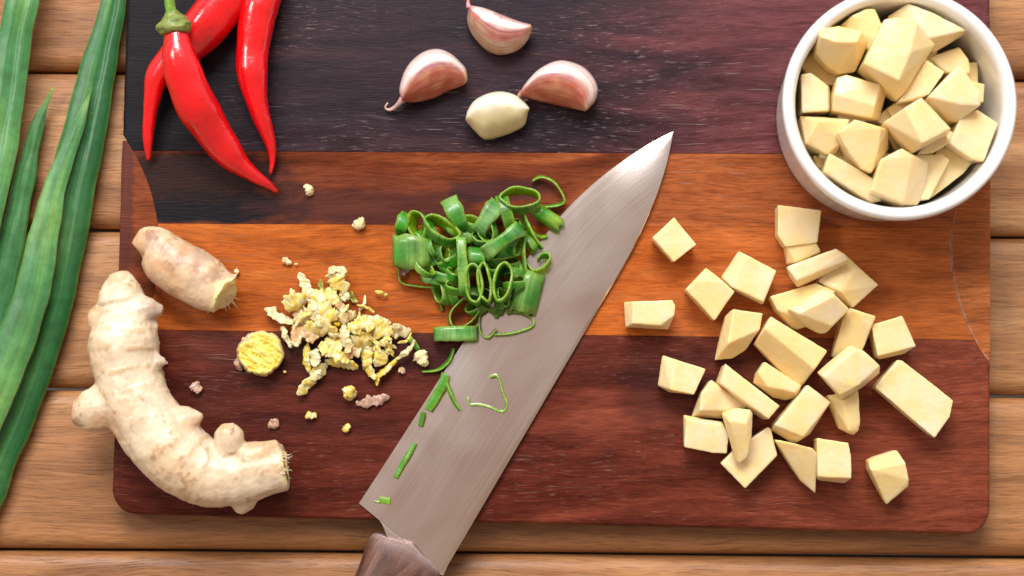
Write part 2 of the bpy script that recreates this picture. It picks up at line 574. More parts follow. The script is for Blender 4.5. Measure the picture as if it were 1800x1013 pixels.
# ================================================================== cutting board
board = thing('cutting_board', P(970, 430, ZT / MM), 'large reddish brown cutting board of joined dark and orange wood strips', 'cutting board')
TH = 0.0122
LR = 340                                  # radius (px) of the curved end inlays
LCX, RCX, LCY = -60, 2012, 436
def edge_l(y): return lerp(222, 197, y / 860)
def edge_r(y): return 1741.0
def lens_l(y):
    d = LR * LR - (y - LCY) ** 2
    return LCX + math.sqrt(d) if d > 0 else -1e9
def lens_r(y):
    d = LR * LR - (y - LCY) ** 2
    return RCX - math.sqrt(d) if d > 0 else 1e9
bands = [(-75, -75), (265, 272), (393, 401), (580, 598), (905, 939)]
def corner(y, lim, r, sgn):
    k = (y - lim) * sgn
    k = k + r
    return r - math.sqrt(max(r * r - k * k, 0)) if k > 0 else 0.0
def plank_outline(i):
    (tl, tr), (bl, br) = bands[i], bands[i + 1]
    Lp, Rp = [], []
    fs = np.unique(np.concatenate([np.linspace(0, 1, 25), 1 - np.geomspace(0.002, 0.2, 14), np.geomspace(0.002, 0.2, 14)]))
    for f in fs:
        y = lerp(tl, bl, f)
        e, ln = edge_l(y), lens_l(y)
        x = max(e, ln)
        outer = e >= ln
        if i == 3:
            x += corner(y, bl, 46, 1)
        if i == 0:
            x += corner(y, tl, 46, -1)
        Lp.append((x, y, outer))
        y = lerp(tr, br, f)
        e, ln = edge_r(y), lens_r(y)
        x = min(e, ln)
        outer = e <= ln
        if i == 3:
            k = (y - br) + 46                # a cut-off rather than round corner
            x -= corner(y, br, 46, 1) * 0.9
        if i == 0:
            x -= corner(y, tr, 46, -1)
        Rp.append((x, y, outer))
    return Lp, Rp
def inlay_outline(side):
    pts = []
    ys = np.linspace(LCY - 199, LCY + 199, 40)
    for y in ys:
        pts.append(((lens_l(y) if side < 0 else lens_r(y)), y, False))
    pts = [p for p in pts if (p[0] > edge_l(p[1]) + 1 if side < 0 else p[0] < edge_r(p[1]) - 1)]
    y0, y1 = pts[0][1], pts[-1][1]
    out = []
    for y in np.linspace(y1, y0, 12):
        out.append((edge_l(y) if side < 0 else edge_r(y), y, True))
    return pts + out
def slab(outline, name, mat, inset=0.00002, r_out=0.0016, r_in=0.00010):
    """Solid strip of wood from an outline; outer edges get a larger worn radius than the joints."""
    pts = [P(x, y, 0) for x, y, o in outline]
    out = [o for x, y, o in outline]
    # drop doubled points
    keep = [k for k in range(len(pts)) if (pts[k] - pts[k - 1]).length > 1e-5]
    pts = [pts[k] for k in keep]; out = [out[k] for k in keep]
    n = len(pts)
    area = sum(pts[k].x * pts[(k + 1) % n].y - pts[(k + 1) % n].x * pts[k].y for k in range(n))
    if area < 0:
        pts.reverse(); out.reverse()
    nrm = []
    for k in range(n):
        a, b, c = pts[k - 1], pts[k], pts[(k + 1) % n]
        e1 = (b - a).normalized(); e2 = (c - b).normalized()
        m = Vector((-(e1.y + e2.y), e1.x + e2.x, 0))
        m = m.normalized() if m.length > 1e-6 else Vector((-e1.y, e1.x, 0))
        cs = max(m.dot(Vector((-e1.y, e1.x, 0))), 0.55)
        nrm.append(m / cs)
    rad = [r_out if out[k] else r_in for k in range(n)]
    for _ in range(3):
        rad = [(rad[k - 1] + 2 * rad[k] + rad[(k + 1) % n]) / 4 if not out[k] else rad[k] for k in range(n)]
    V = []
    steps = 5
    for s in range(-1, steps):
        a = max(s, 0) / (steps - 1) * math.pi / 2
        for k in range(n):
            q = rad[k]
            d = inset + q * (1 - math.cos(a)) if s >= 0 else inset
            wear = 0.00025 * nz(pts[k].x, pts[k].y, 0, 160) if out[k] else 0
            v = pts[k] + nrm[k] * (d + wear)
            V.append((v.x, v.y, -TH if s < 0 else -q + q * math.sin(a)))
    return put(name, make_mesh(name, V, grid_faces(steps + 1, n)), mat, board)

def mx(x): return P(x, 500).x
def my(y): return P(900, y).y
lc, rc = P(LCX, LCY), P(RCX, LCY)
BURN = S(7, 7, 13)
planks = [
    mat_plank('blackish_purple_wood', S(30, 21, 30), S(50, 35, 45), S(82, 51, 57), 0.85, speck=0.8, seed=1.0, rough=0.44,
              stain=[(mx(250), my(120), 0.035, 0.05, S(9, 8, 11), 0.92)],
              ramp_x=(mx(880), mx(1500), S(124, 66, 68), 0.8)),
    mat_plank('brown_red_wood', S(98, 44, 24), S(130, 62, 34), S(166, 88, 48), 0.85, speck=0.18, seed=2.4, rough=0.40,
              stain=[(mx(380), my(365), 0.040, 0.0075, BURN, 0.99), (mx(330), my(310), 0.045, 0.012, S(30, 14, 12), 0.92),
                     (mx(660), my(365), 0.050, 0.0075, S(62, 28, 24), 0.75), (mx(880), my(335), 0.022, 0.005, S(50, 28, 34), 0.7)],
              ramp_x=(mx(1000), mx(1250), S(186, 104, 56), 0.75)),
    mat_plank('orange_brown_wood', S(158, 74, 20), S(192, 98, 30), S(212, 120, 46), 0.75, speck=0.18, seed=3.9, rough=0.38,
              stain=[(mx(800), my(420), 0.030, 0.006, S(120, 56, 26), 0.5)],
              ramp_x=(mx(1000), mx(1350), S(196, 110, 56), 0.75), line=(rc.x, rc.y, LR * PX * 1.0, 0.0011)),
    mat_plank('dark_red_wood', S(74, 27, 18), S(104, 42, 28), S(136, 65, 46), 0.85, speck=0.38, seed=5.2, rough=0.36,
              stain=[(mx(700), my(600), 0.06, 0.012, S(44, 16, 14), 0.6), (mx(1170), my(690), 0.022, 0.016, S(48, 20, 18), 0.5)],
              ramp_x=(mx(950), mx(1600), S(152, 78, 54), 0.7)),
]
for i in range(4):
    Lp, Rp = plank_outline(i)
    slab(Lp + Rp[::-1], 'plank', planks[i])
slab(inlay_outline(-1), 'end_inlay', mat_plank('russet_inlay_wood', S(92, 40, 18), S(132, 62, 26), S(164, 84, 38), 0.9, speck=0.15, seed=8.0, rough=0.40,
     stain=[(mx(218), my(300), 0.004, 0.05, S(70, 28, 22), 0.7)]), r_out=0.0003)
slab(inlay_outline(1), 'end_inlay', mat_plank('amber_inlay_wood', S(160, 84, 40), S(184, 104, 54), S(200, 122, 68), 0.8, speck=0.25, seed=9.3, rough=0.40,
     line=(rc.x, rc.y, LR * PX, 0.0008)), r_out=0.0003)

# ================================================================== ramekin
RC = (1583, 181)                      # rim centre in the photo
RIM_Z = 46.0
rc3 = P(*RC, RIM_Z)
RX = Vector((rc3.x, rc3.y, 0))
RR = (P(1790, 181, RIM_Z) - P(1376, 181, RIM_Z)).length / 2
ram = thing('ramekin', RX, 'round white porcelain ramekin filled with potato cubes', 'ramekin')
def lathe(prof, n, flute=None):
    V = []
    for (r, z, fl) in prof:
        for j in range(n):
            a = 2 * math.pi * j / n
            rr = r + (0.00030 * (abs(math.sin(a * 32)) - 0.6) * fl)
            V.append((RX.x + rr * math.cos(a), RX.y + rr * math.sin(a), z))
    return V
wall = 0.0060
outer = [(0.0, 0.0012, 0), (RR * 0.84, 0.0012, 0), (RR * 0.885, 0.0002, 0), (RR * 0.912, 0.0004, 0), (RR * 0.926, 0.0022, 0), (RR * 0.930, 0.005, 0),
         (RR * 0.931, 0.0065, 1)]
for k in range(1, 10):
    t = k / 10
    outer.append((RR * lerp(0.931, 0.944, t), lerp(0.0065, 0.036, t), 1))
outer += [(RR * 0.944, 0.0362, 1), (RR * 0.950, 0.0370, 0), (RR * 0.962, 0.0376, 0), (RR * 0.978, 0.0385, 0)]
lip = [(RR * 0.992, 0.0405, 0), (RR * 0.999, 0.0430, 0), (RR * 0.993, 0.0450, 0), (RR * 0.972, 0.0462, 0), (RR * 0.940, 0.0463, 0), (RR * 0.908, 0.0454, 0), (RR * 0.886, 0.0432, 0)]
inner = [(RR * 0.880, 0.040, 0), (RR * 0.866, 0.030, 0), (RR * 0.845, 0.014, 0), (RR * 0.820, 0.008, 0), (RR * 0.76, 0.0055, 0), (RR * 0.4, 0.005, 0), (0.0, 0.005, 0)]
nseg = 192
prof = outer + lip + inner
body = put('bowl', make_mesh('bowl', lathe(prof, nseg), grid_faces(len(prof), nseg, caps=False)), M_PORC, ram)

# ================================================================== knife
knife = thing('kitchen_knife', P(905, 600, 0), 'long steel kitchen knife with worn brown wooden handle lying diagonally', 'knife')
E = [(631, 885), (700, 779), (760, 686), (816, 600), (870, 528), (925, 457), (982, 384), (1030, 335), (1081, 293), (1136, 256), (1174, 236), (1183, 232)]
SP = [(779, 1008), (860, 870), (935, 742), (1006, 621), (1050, 546), (1093, 473), (1121, 421), (1142, 374), (1158, 334), (1171, 293), (1180, 252), (1183, 233)]
nb = 70
e = spline([(x, y, 0) for x, y in E], nb)
s = spline([(x, y, 0) for x, y in SP], nb)
cols_ = [(0, 0.25), (0.008, 0.265), (0.08, 0.44), (0.16, 0.61), (0.222, 0.72), (0.235, 0.735)] + [(q, 0.735 + 2.9 * (q - 0.235) - 2.2 * (q - 0.235) ** 2) for q in (0.32, 0.40, 0.48, 0.56, 0.64, 0.72, 0.80, 0.88, 0.95, 0.985)] + [(1.0, 1.45)]
bands_mm = 45.0                        # width in px of the ground bevel along the edge
V, UV = [], []
for i in range(nb):
    w = math.hypot(*(s[i, :2] - e[i, :2]))
    for (q, z) in cols_:
        if q <= 0.235:
            qq = q / 0.235 * min(bands_mm / max(w, 1), 0.40)
        else:
            q0 = min(bands_mm / max(w, 1), 0.40)
            qq = lerp(q0, 1, (q - 0.235) / 0.765)
        x, y = lerp(e[i, 0], s[i, 0], qq), lerp(e[i, 1], s[i, 1], qq)
        tip = min(1.0, w / 110 + 0.08)
        bow = 0.55 * (1 + math.sin(2 * math.pi * 1.25 * i / nb + 0.4)) * min(1.0, q / 0.235)
        v = P(x, y, 0.25 + (z - 0.25 + bow) * tip)
        V.append((v.x, v.y, v.z))
        UV.append((i / nb, qq * w * PX / 0.25))
    for q in (1.0, 0.0):
        x, y = lerp(e[i, 0], s[i, 0], q), lerp(e[i, 1], s[i, 1], q)
        v = P(x, y, 0.1)
        V.append((v.x, v.y, 0.00008)); UV.append((i / nb, q * w * PX / 0.25))
nc = len(cols_) + 2
bm_ = make_mesh('blade', V, grid_faces(nb, nc), uv=UV)
blade = put('blade', bm_, M_STEEL, knife)
md = blade.modifiers.new('es', 'EDGE_SPLIT'); md.split_angle = R(24)
# heel curve and tang that disappears into the handle
hp = [(640, 892, 0.40), (655, 903, 0.85), (664, 911, 1.1), (672, 922, 1.35), (680, 942, 1.55), (712, 985, 1.9), (779, 1012, 2.1), (788, 992, 2.0), (700, 922, 1.55), (655, 890, 0.55)]
top = [P(x, y, z) for x, y, z in hp]
vv = [(p.x, p.y, p.z) for p in top] + [(p.x, p.y, 0.0001) for p in top]
n = len(top)
ff = [tuple(range(n - 1, -1, -1)), tuple(range(n, 2 * n))] + [(k, (k + 1) % n, n + (k + 1) % n, n + k) for k in range(n)]
put('tang', make_mesh('tang', vv, ff, uv=[(0.0, k * 0.05) for k in range(2 * n)], smooth=False), M_STEEL, knife)
# handle
ax = Vector((-0.506, 0.862))
h0 = Vector((714, 974))
path, A, B = [], [], []
for d, a, b in ((-9, 3, 3), (-8, 55, 6), (-4, 67, 8), (4, 71, 9.2), (18, 70, 9.8), (45, 63, 10), (85, 57, 10), (140, 55, 10), (230, 60, 10.5), (330, 62, 10.5), (420, 66, 10.5), (470, 58, 9), (492, 30, 5), (495, 2, 1)):
    q = h0 + ax * d
    path.append(P(q.x, q.y, 1.0)); A.append(a * PX); B.append(b * MM)
V, UV, C = [], [], []
nh = 36
cum = 0
for i, p in enumerate(path):
    t = Vector((ax.x, -ax.y, 0)).normalized()
    side = Vector((-t.y, t.x, 0))
    for j in range(nh):
        w = 2 * math.pi * j / nh
        cu = math.copysign(abs(math.cos(w)) ** 0.72, math.cos(w)); sv = math.copysign(abs(math.sin(w)) ** 0.72, math.sin(w))
        # the front end bows forward in the middle
        bow = (1 - cu * cu) * 0.0 + (0.0035 * (1 - abs(cu)) if i < 4 else 0)
        v = p + side * (cu * A[i]) + Vector((0, 0, sv * B[i])) - t * bow
        V.append(v); UV.append((j / nh, i * 0.25))
        wear = max(0.0, 1 - max(i - 1, 0) / 2.4) * (0.65 + 0.35 * nz(v.x, v.y, v.z, 500))
        wear = max(0, min(1, wear)) * 0.6
        C.append((wear * 0.62, wear * 0.58, wear * 0.60, 1))
handle = put('handle', make_mesh('handle', V, grid_faces(len(path), nh), uv=UV, colour=C), M_HANDLE, knife)
sd = handle.modifiers.new('sub', 'SUBSURF'); sd.levels = 2; sd.render_levels = 2

# ================================================================== potato
def potato(points, z0, label, group, name='potato_cube', base=0.93, seed=0):
    """points: (x, y, z mm) seen corners; a base at height z0 is dropped below them."""
    pts = [P(x, y, z) for x, y, z in points]
    c = sum(pts, Vector()) / len(pts)
    low = []
    for p in pts:
        q = Vector((c.x + (p.x - c.x) * base, c.y + (p.y - c.y) * base, z0 * MM))
        low.append(q)
    v, f = hull(pts + low)
    co, no, fs = remeshed(v, f, 0.00046, 1, 0.5)
    sd = seed * 1.37 + 0.3
    for k in range(len(co)):
        x, y, z = co[k]
        d = 0.00024 * nz(x, y, z, 80, sd) + 0.00008 * nz(x, y, z, 520, sd)
        co[k] += no[k] * d
    zmin = co[:, 2].min()
    o = Vector((c.x, c.y, zmin))
    me = make_mesh(name, co - np.array(o), fs)
    ob = put(name, me, M_POTATO)
    ob.location = o
    tag(ob, label, 'potato', group)
    return ob

def T(pts, z):
    return [(x, y, z) for x, y in pts]
GB = 'potato cubes scattered on the board'
board_potatoes = [
 (T([(1185,382),(1225,430),(1185,461),(1147,418)],13), 0, 'square potato cube lying alone just right of the blade tip'),
 (T([(1112,530),(1182,528),(1187,537),(1186,553),(1160,572),(1112,569)],13)+T([(1097,531),(1174,579),(1099,576)],7), 0, 'blocky oblong potato piece closest to the blade, lying alone'),
 ([(1241,471,9),(1292,513,13),(1256,564,12.5),(1205,509,13),(1222,492,13.5),(1272,495,13.5)], 0, 'kite shaped yellow potato cube touching a larger cube on its right'),
 (T([(1310,447),(1365,476),(1342,531),(1286,505)],14)+[(1298,441,9),(1268,487,8),(1342,536,7)], 0, 'large potato cube with pale left side, upper left of the pile'),
 ([(1289,543,15),(1341,551,14),(1336,580,14),(1280,604,15),(1256,634,5),(1287,630,6),(1311,615,8),(1275,556,9)], 0, 'slanting wedge of potato between the blade side cubes and the biggest block'),
 ([(1355,556,17),(1455,617,17),(1432,650,17),(1344,577,17.5),(1325,604,9),(1399,681,7),(1410,678,8)], 0, 'biggest rectangular potato block at the centre of the pile'),
 (T([(1367,360),(1444,370),(1437,427),(1411,427),(1381,434),(1368,414)],12), 0, 'flat potato square at the top of the pile, below the ramekin'),
 ([(1381,427,11),(1436,428,11),(1443,442,10),(1399,462,10.5),(1384,466,6),(1440,448,6)], 0, 'small potato piece tucked under the topmost flat square'),
 ([(1383,469,21),(1452,443,21),(1470,437,21),(1486,447,21),(1492,457,20),(1400,494,21),(1402,506,13),(1388,488,14),(1488,467,13)], 9, 'long potato bar resting across two other pieces near the top'),
 ([(1438,494,13),(1485,447,13),(1510,470,14),(1544,501,12),(1500,541,11),(1489,535,10),(1478,513,15)], 0, 'potato piece with pale lower corner beneath the long bar'),
 ([(1354,521,14),(1435,497,14),(1470,512,14),(1430,570,13),(1402,580,8),(1393,577,7),(1366,545,14)], 0, 'yellow potato piece half covered by a bright cube lying on it'),
 ([(1384,543,21),(1444,510,20),(1462,511,20),(1494,544,20),(1462,574,19),(1404,552,24),(1466,520,24),(1441,587,13),(1451,586,13),(1421,577,14)], 10, 'bright potato cube lying on top of a yellow piece in mid pile'),
 ([(1494,541,16),(1541,556,16),(1530,577,15),(1516,617,10),(1462,629,6),(1470,610,8),(1482,560,14)], 0, 'deep yellow sloping potato piece leaning behind a tilted cube'),
 (T([(1586,555),(1611,609),(1543,626),(1532,571)],13)+[(1544,632,7),(1589,622,7)], 0, 'square potato cube at the right of the pile, over the dark seam'),
 ([(1494,606,20),(1518,616,21),(1547,643,20),(1505,680,22),(1476,695,20),(1446,662,22),(1500,618,23),(1436,655,15),(1547,656,14),(1509,686,13),(1479,704,12)], 9, 'tilted potato cube propped on others at the right of the pile'),
 ([(1454,695,10),(1509,687,13),(1512,742,11),(1509,757,10),(1500,765,9),(1482,710,14),(1493,758,12),(1475,754,6),(1460,715,7)], 0, 'narrow potato wedge standing below the tilted cube'),
 (T([(1578,632),(1587,634),(1676,704),(1670,733),(1643,770),(1587,723),(1538,681),(1559,656)],12), 0, 'large flat potato slab, rightmost piece on the board'),
 ([(1525,809,8),(1537,803,8),(1572,792,7),(1577,792,7),(1592,813,14),(1530,826,14),(1598,843,13),(1597,855,11),(1558,888,7)], 0, 'rounded potato chunk lying alone near the bottom right corner'),
 (T([(1436,770),(1492,778),(1497,804),(1497,841),(1438,838)],13)+[(1485,850,6),(1438,844,6)], 0, 'square potato cube at the lower edge of the pile'),
 ([(1362,773,13),(1395,779,14),(1429,788,14),(1438,800,12),(1434,869,5),(1408,847,6)], 0, 'triangular potato wedge pointing down beside the lowest square cube'),
 ([(1420,676,14),(1461,707,14),(1412,768,14),(1362,747,15),(1404,698,14.5),(1423,764,9),(1399,779,6),(1390,778,6),(1356,757,7)], 0, 'oblong potato block slanting below the biggest block'),
 ([(1165,625,10),(1186,632,13),(1241,649,13),(1220,694,13),(1180,686,13),(1157,678,7),(1177,690,6)], 0, 'potato cube lying alone at the left of the pile on dark wood'),
 (T([(1275,639),(1372,714),(1352,738),(1267,675)],17)+[(1344,739,10),(1267,681,10),(1261,671,12)], 0, 'long narrow potato bar lying diagonally left of the biggest block'),
 ([(1250,668,14),(1267,683,14),(1234,690,15),(1230,722,15),(1278,722,12),(1316,715,8),(1270,736,6),(1216,733,6)], 0, 'pyramid like potato chunk under the long diagonal bar'),
 ([(1202,729,9),(1208,738,12),(1270,745,12),(1270,742,9),(1281,766,12),(1278,798,11),(1252,797,11),(1203,787,11)], 0, 'rectangular potato cube at the lower left corner of the pile'),
 ([(1269,726,17),(1294,717,18),(1319,720,18),(1324,727,17),(1282,740,21),(1312,745,21),(1322,766,18),(1315,804,16),(1300,815,14),(1292,810,13)], 9, 'upright pale potato stick propped on a flat cube at lower left'),
 (T([(1324,768),(1350,750),(1356,754),(1367,801),(1330,837),(1310,860),(1267,815),(1288,793)],10), 0, 'flat potato diamond lying under the propped stick'),
 ([(1344,636,13),(1361,647,13),(1408,678,12),(1398,690,13),(1350,680,14),(1332,655,14),(1402,699,6),(1380,704,4),(1359,699,5),(1324,673,7)], 0, 'dull potato chunk half hidden left below the biggest block'),
]
for i, (pts, z0, lab) in enumerate(board_potatoes):
    potato(pts, z0, lab, GB, seed=i, base=0.95 if z0 == 0 else 0.9)

GR = 'potato cubes heaped in the ramekin'
bowl_potatoes = [
 ([(1439,51,46),(1475,46,46),(1516,54,46),(1506,74,48),(1470,74,49),(1442,64,48),(1527,77,40),(1503,126,36),(1475,130,37),(1457,120,38),(1433,95,40)], 24, 'potato cube at the upper left against the ramekin wall'),
 ([(1477,45,38),(1498,27,43),(1522,16,43),(1538,16,43),(1552,47,43),(1548,76,42),(1527,88,40),(1515,58,42)], 22, 'potato piece with curved edge at the top of the ramekin'),
 ([(1555,34,52),(1577,30,52),(1612,39,52),(1600,92,54),(1580,142,53),(1518,112,52),(1644,79,46),(1593,158,46),(1577,178,40),(1527,126,43)], 30, 'largest potato block on top of the heap in the ramekin'),
 ([(1559,30,34),(1597,6,42),(1640,22,43),(1699,53,42),(1625,70,46),(1616,39,46),(1641,92,36),(1695,62,36)], 20, 'long potato wedge at the upper right inside the ramekin'),
 (T([(1409,131),(1425,128),(1455,152),(1456,195),(1410,198)],37)+[(1460,196,31),(1459,153,31)], 14, 'flat five sided potato piece at the left wall of the ramekin'),
 ([(1472,137,40),(1488,132,40),(1548,149,42),(1538,186,42.5),(1533,208,40),(1464,195,39),(1466,166,42),(1560,156,34),(1545,212,33)], 20, 'potato cube in the left middle of the ramekin'),
 (T([(1408,115),(1430,88),(1492,122),(1482,152),(1440,148),(1415,128)],28), 8, 'deep golden potato piece down in the ramekin under the upper left cube'),
 ([(1578,180,42),(1628,104,45),(1662,126,45),(1634,166,44),(1612,176,42)], 22, 'potato slice tucked right below the largest block in the ramekin'),
 (T([(1632,101),(1687,82),(1703,105),(1706,130),(1690,122),(1662,127)],34), 10, 'yellow potato piece shaded below the long wedge in the ramekin'),
 ([(1687,113,50),(1723,162,50),(1724,186,49.5),(1690,184,50),(1632,170,50),(1683,215,42),(1668,213,41),(1640,190,42)], 26, 'bright potato cube at the right of the ramekin heap'),
 ([(1590,190,54),(1620,172,54),(1672,227,53),(1622,252,54),(1553,215,46),(1604,270,44),(1560,222,42),(1668,236,42)], 34, 'brightest square potato cube at the centre of the ramekin heap'),
 (T([(1719,193),(1755,217),(1729,284),(1709,280),(1668,253),(1683,233),(1690,205)],43), 20, 'pale flat potato piece by the right wall of the ramekin'),
 (T([(1670,229),(1683,234),(1680,246),(1640,269),(1612,272),(1630,250)],40), 22, 'thin potato edge peeking out below the central cube in the ramekin'),
 (T([(1648,258),(1676,257),(1711,284),(1695,304),(1637,348),(1618,346),(1640,300)],34), 10, 'shaded potato piece at the lower right inside the ramekin'),
 (T([(1608,272),(1656,271),(1670,281),(1634,350),(1617,352)],39), 16, 'pale potato slice standing right of the bottom cube in the ramekin'),
 ([(1549,280,48),(1585,261,48),(1604,276,48),(1588,358,45),(1531,336,45),(1632,286,43),(1625,343,38),(1612,361,38),(1585,364,38)], 20, 'large yellow potato cube at the bottom of the ramekin heap'),
 ([(1502,210,47),(1548,224,47),(1544,262,45),(1532,304,42.5),(1515,297,43),(1494,272,44.5),(1472,233,46.5),(1561,228,43),(1562,262,34)], 22, 'potato chunk with a small brown eye in the ramekin'),
 ([(1406,204,33),(1440,212,41),(1494,210,40),(1481,250,38),(1468,272,34),(1453,271,36),(1416,252,36)], 14, 'potato piece against the lower left wall of the ramekin'),
 ([(1458,268,40),(1510,298,40),(1533,313,39),(1550,354,36),(1533,356,35),(1447,302,38)], 14, 'long flat potato piece at the bottom left of the ramekin'),
 (T([(1429,272),(1453,278),(1449,300),(1436,292)],26), 8, 'small dark potato corner deep at the lower left in the ramekin'),
 (T([(1535,210),(1575,178),(1592,190),(1566,226)],31), 8, 'deep orange potato corner in the gap at the ramekin centre'),
 (T([(1558,235),(1586,224),(1602,266),(1576,270)],30), 8, 'deep orange potato corner just below the central cube in the ramekin'),
 (T([(1700,142),(1731,148),(1729,180),(1700,178)],36), 12, 'potato sliver between the bright right cube and the ramekin wall'),
]
for i, (pts, z0, lab) in enumerate(bowl_potatoes):
    ob = potato(pts, z0, lab, GR, seed=40 + i, base=0.92)
    if 'small brown eye' in lab:
        q = P(1494, 266, 43)
        v, f, uv = loft([q + Vector((-0.0014, 0.0016, 0.0004)), q, q + Vector((0.0012, -0.0016, -0.0012))], [0.0002, 0.0011, 0.0002], [0.0002, 0.0008, 0.0002], 10, 8)
        put('eye', make_mesh('eye', v, f, uv=uv, colour=[S(150, 92, 48)] * len(v)), M_GINGER, ob)
# the layer that carries the heap
for i, (x, y) in enumerate([(1470, 110), (1540, 70), (1620, 80), (1690, 140), (1500, 190), (1600, 200), (1670, 230), (1480, 260), (1560, 300), (1630, 300), (1575, 130)]):
    a = i * 1.3
    sq = [(x + 42 * math.cos(a + k * math.pi / 2), y + 42 * math.sin(a + k * math.pi / 2), 28 + (i % 3) * 2.5) for k in range(4)]
    potato(sq, 6, 'potato cube buried under the heap in the ramekin', 'buried potato cubes in the ramekin', seed=80 + i)

# ================================================================== chillies
def chilli(path, widths, label, cap=None, calyx=None, seed=0.0, lift=0.0):
    pts = [P(x, y, z) for x, y, z in path]
    base = pts[len(pts) // 2]
    o = thing('red_chilli', (base.x, base.y, 0), label, 'chilli', 'red chillies')
    a = [w * PX / 2 * 0.82 for w in widths]
    b = [q * 0.96 for q in a]
    v, f, uv = loft(pts, a, b, 36, 90, wob=0.0011, wf=70, seed=seed)
    C = []
    n = len(v)
    for k in range(n):
        t = (k // 36) / 89
        q = max(0, (t - 0.93) / 0.07)
        g = 1 - 0.28 * max(0, nz(*v[k], 70, seed + 6)) - 0.25 * max(0, 1 - t / 0.12)
        s_ = 1.0 if nz(*v[k], 420, seed + 2) < 0.62 else 0.7
        C.append((lerp(1, 1.05, q) * g * s_, lerp(1, 5.0, q * 0.8) * (2.2 - 1.2 * g), lerp(1, 1.2, q), 1))
    put('flesh', make_mesh('flesh', v, f, uv=uv, colour=C), M_CHILLI, o)
    if calyx:
        cp, cw, spath, sw = calyx
        cpts = [P(x, y, z) for x, y, z in cp]
        v, f, uv = loft(cpts, [w * PX / 2 for w in cw], [w * PX / 2 for w in cw], 30, 26, wob=0.0013, wf=460, seed=3)
        C = []
        for k in range(len(v)):
            t = (k // 30) / 25
            g = 0.5 + 0.5 * nz(*v[k], 700, 2)
            c0, c1 = S(176, 176, 96), S(62, 116, 34)
            C.append(tuple(lerp(c0[i], c1[i], g) for i in range(3)) + (1,))
        put('calyx', make_mesh('calyx', v, f, uv=uv, colour=C), M_GREEN_STEM, o)
        spts = [P(x, y, z) for x, y, z in spath]
        v, f, uv = loft(spts, [w * PX / 2 for w in sw], [w * PX / 2 for w in sw], 18, 24, wob=0.0003, wf=300)
        put('stem', make_mesh('stem', v, f, uv=uv, colour=[S(122, 168, 60)] * len(v)), M_GREEN_STEM, o)
    return o
# lower one first, crossing under the middle one
chilli([(452,-62,9),(410,-18,9),(372,32,9.5),(318,92,9),(280,132,9),(268,172,8),(263,215,6.5),(261,250,5),(261,282,3)],
       [60,86,98,100,94,84,64,42,29,22,4], 'red chilli bending from top right underneath another chilli to lower left',
       calyx=([(440,-48,9),(458,-68,9),(470,-84,9)], [60,62,40,16], [(468,-82,9),(486,-112,9),(510,-140,9)], [15,12,12]), seed=1.0)
chilli([(307,46,24),(309,62,24),(318,112,24),(338,170,21),(372,232,14),(412,280,9),(446,308,6),(470,324,4),(488,338,2)],
       [46,66,78,84,86,80,64,44,26,4], 'red chilli lying on top of another, with green stem showing',
       calyx=([(307,60,24),(306,48,24),(304,34,24.5),(301,18,25)], [50,60,60,46,28,19], [(302,28,25),(299,8,26),(297,-20,27),(300,-50,27)], [21,17,16,19]), seed=2.0)
chilli([(475,-58,9),(468,-20,9),(450,30,9),(443,85,9),(445,140,9),(455,190,7.5),(467,228,5.5),(477,258,4),(479,284,3),(475,306,2)],
       [58,76,84,76,70,66,56,38,25,17,4], 'red chilli standing apart, right of the crossed pair',
       calyx=([(470,-45,9),(478,-68,9),(482,-84,9)], [60,60,40,16], [(481,-82,9),(488,-110,9),(492,-140,9)], [15,12,12]), seed=3.0)

# ================================================================== garlic
def clove(U, Rg, L, H, name, label, colours, mat, extra=None, rough=0.0):
    nr, nc_ = 46, 34
    u = spline([(x, y, 0) for x, y in U], nr); r = spline([(x, y, 0) for x, y in Rg], nr); l = spline([(x, y, 0) for x, y in L], nr)
    V, UV, C = [], [], []
    c0 = P(*(np.mean([u[nr // 2], l[nr // 2]], 0)[:2]), 0)
    o = thing(name, (c0.x, c0.y, 0), label, 'garlic clove', 'garlic cloves')
    for i in range(nr):
        t = i / (nr - 1)
        bul = max(0.16, math.sin(math.pi * min(max(0.03 + 0.94 * t, 0), 1)) ** 0.55)
        h = H * bul
        low = H * 0.5 * (1 - bul)                   # ends lift a little off the wood
        uu, rr, ll = u[i], r[i], l[i]
        m1 = (uu + ll) / 2
        ctl = [(ll[0], ll[1], low + 0.22 * h), ((ll[0] * .55 + rr[0] * .45), (ll[1] * .55 + rr[1] * .45), low + 0.74 * h),
               (rr[0], rr[1], low + h), (rr[0] * .5 + uu[0] * .5, rr[1] * .5 + uu[1] * .5, low + 0.90 * h), (uu[0], uu[1], low + 0.50 * h),
               (uu[0] * .8 + m1[0] * .2, uu[1] * .8 + m1[1] * .2, low + 0.10 * h), (m1[0], m1[1], low), (ll[0] * .8 + m1[0] * .2, ll[1] * .8 + m1[1] * .2, low + 0.04 * h)]
        ring = spline(ctl, nc_, closed=True)
        for j in range(nc_):
            x, y, z = ring[j]
            v = P(x, y, z)
            v += Vector((0, 0, 0.00022 * nz(v.x, v.y, v.z, 260, 4)))
            V.append(v)
            UV.append((j / nc_, t * 0.5))
            C.append(colours(t, j / nc_, nz(v.x, v.y, v.z, 220, 2)))
    put('skin' if name == 'garlic_clove' else 'flesh', make_mesh(name, V, grid_faces(nr, nc_), uv=UV, colour=C), mat, o)
    return o
def mixc(a, b, t):
    t = max(0, min(1, t))
    return tuple(lerp(a[k], b[k], t) for k in range(4))
FACE, BACK, FRINGE, ROOT, PINK = S(204, 116, 86), S(250, 234, 226), S(176, 92, 132), S(222, 188, 144), S(206, 106, 108)  # BACK is pale skin with highlights partly put into the colour
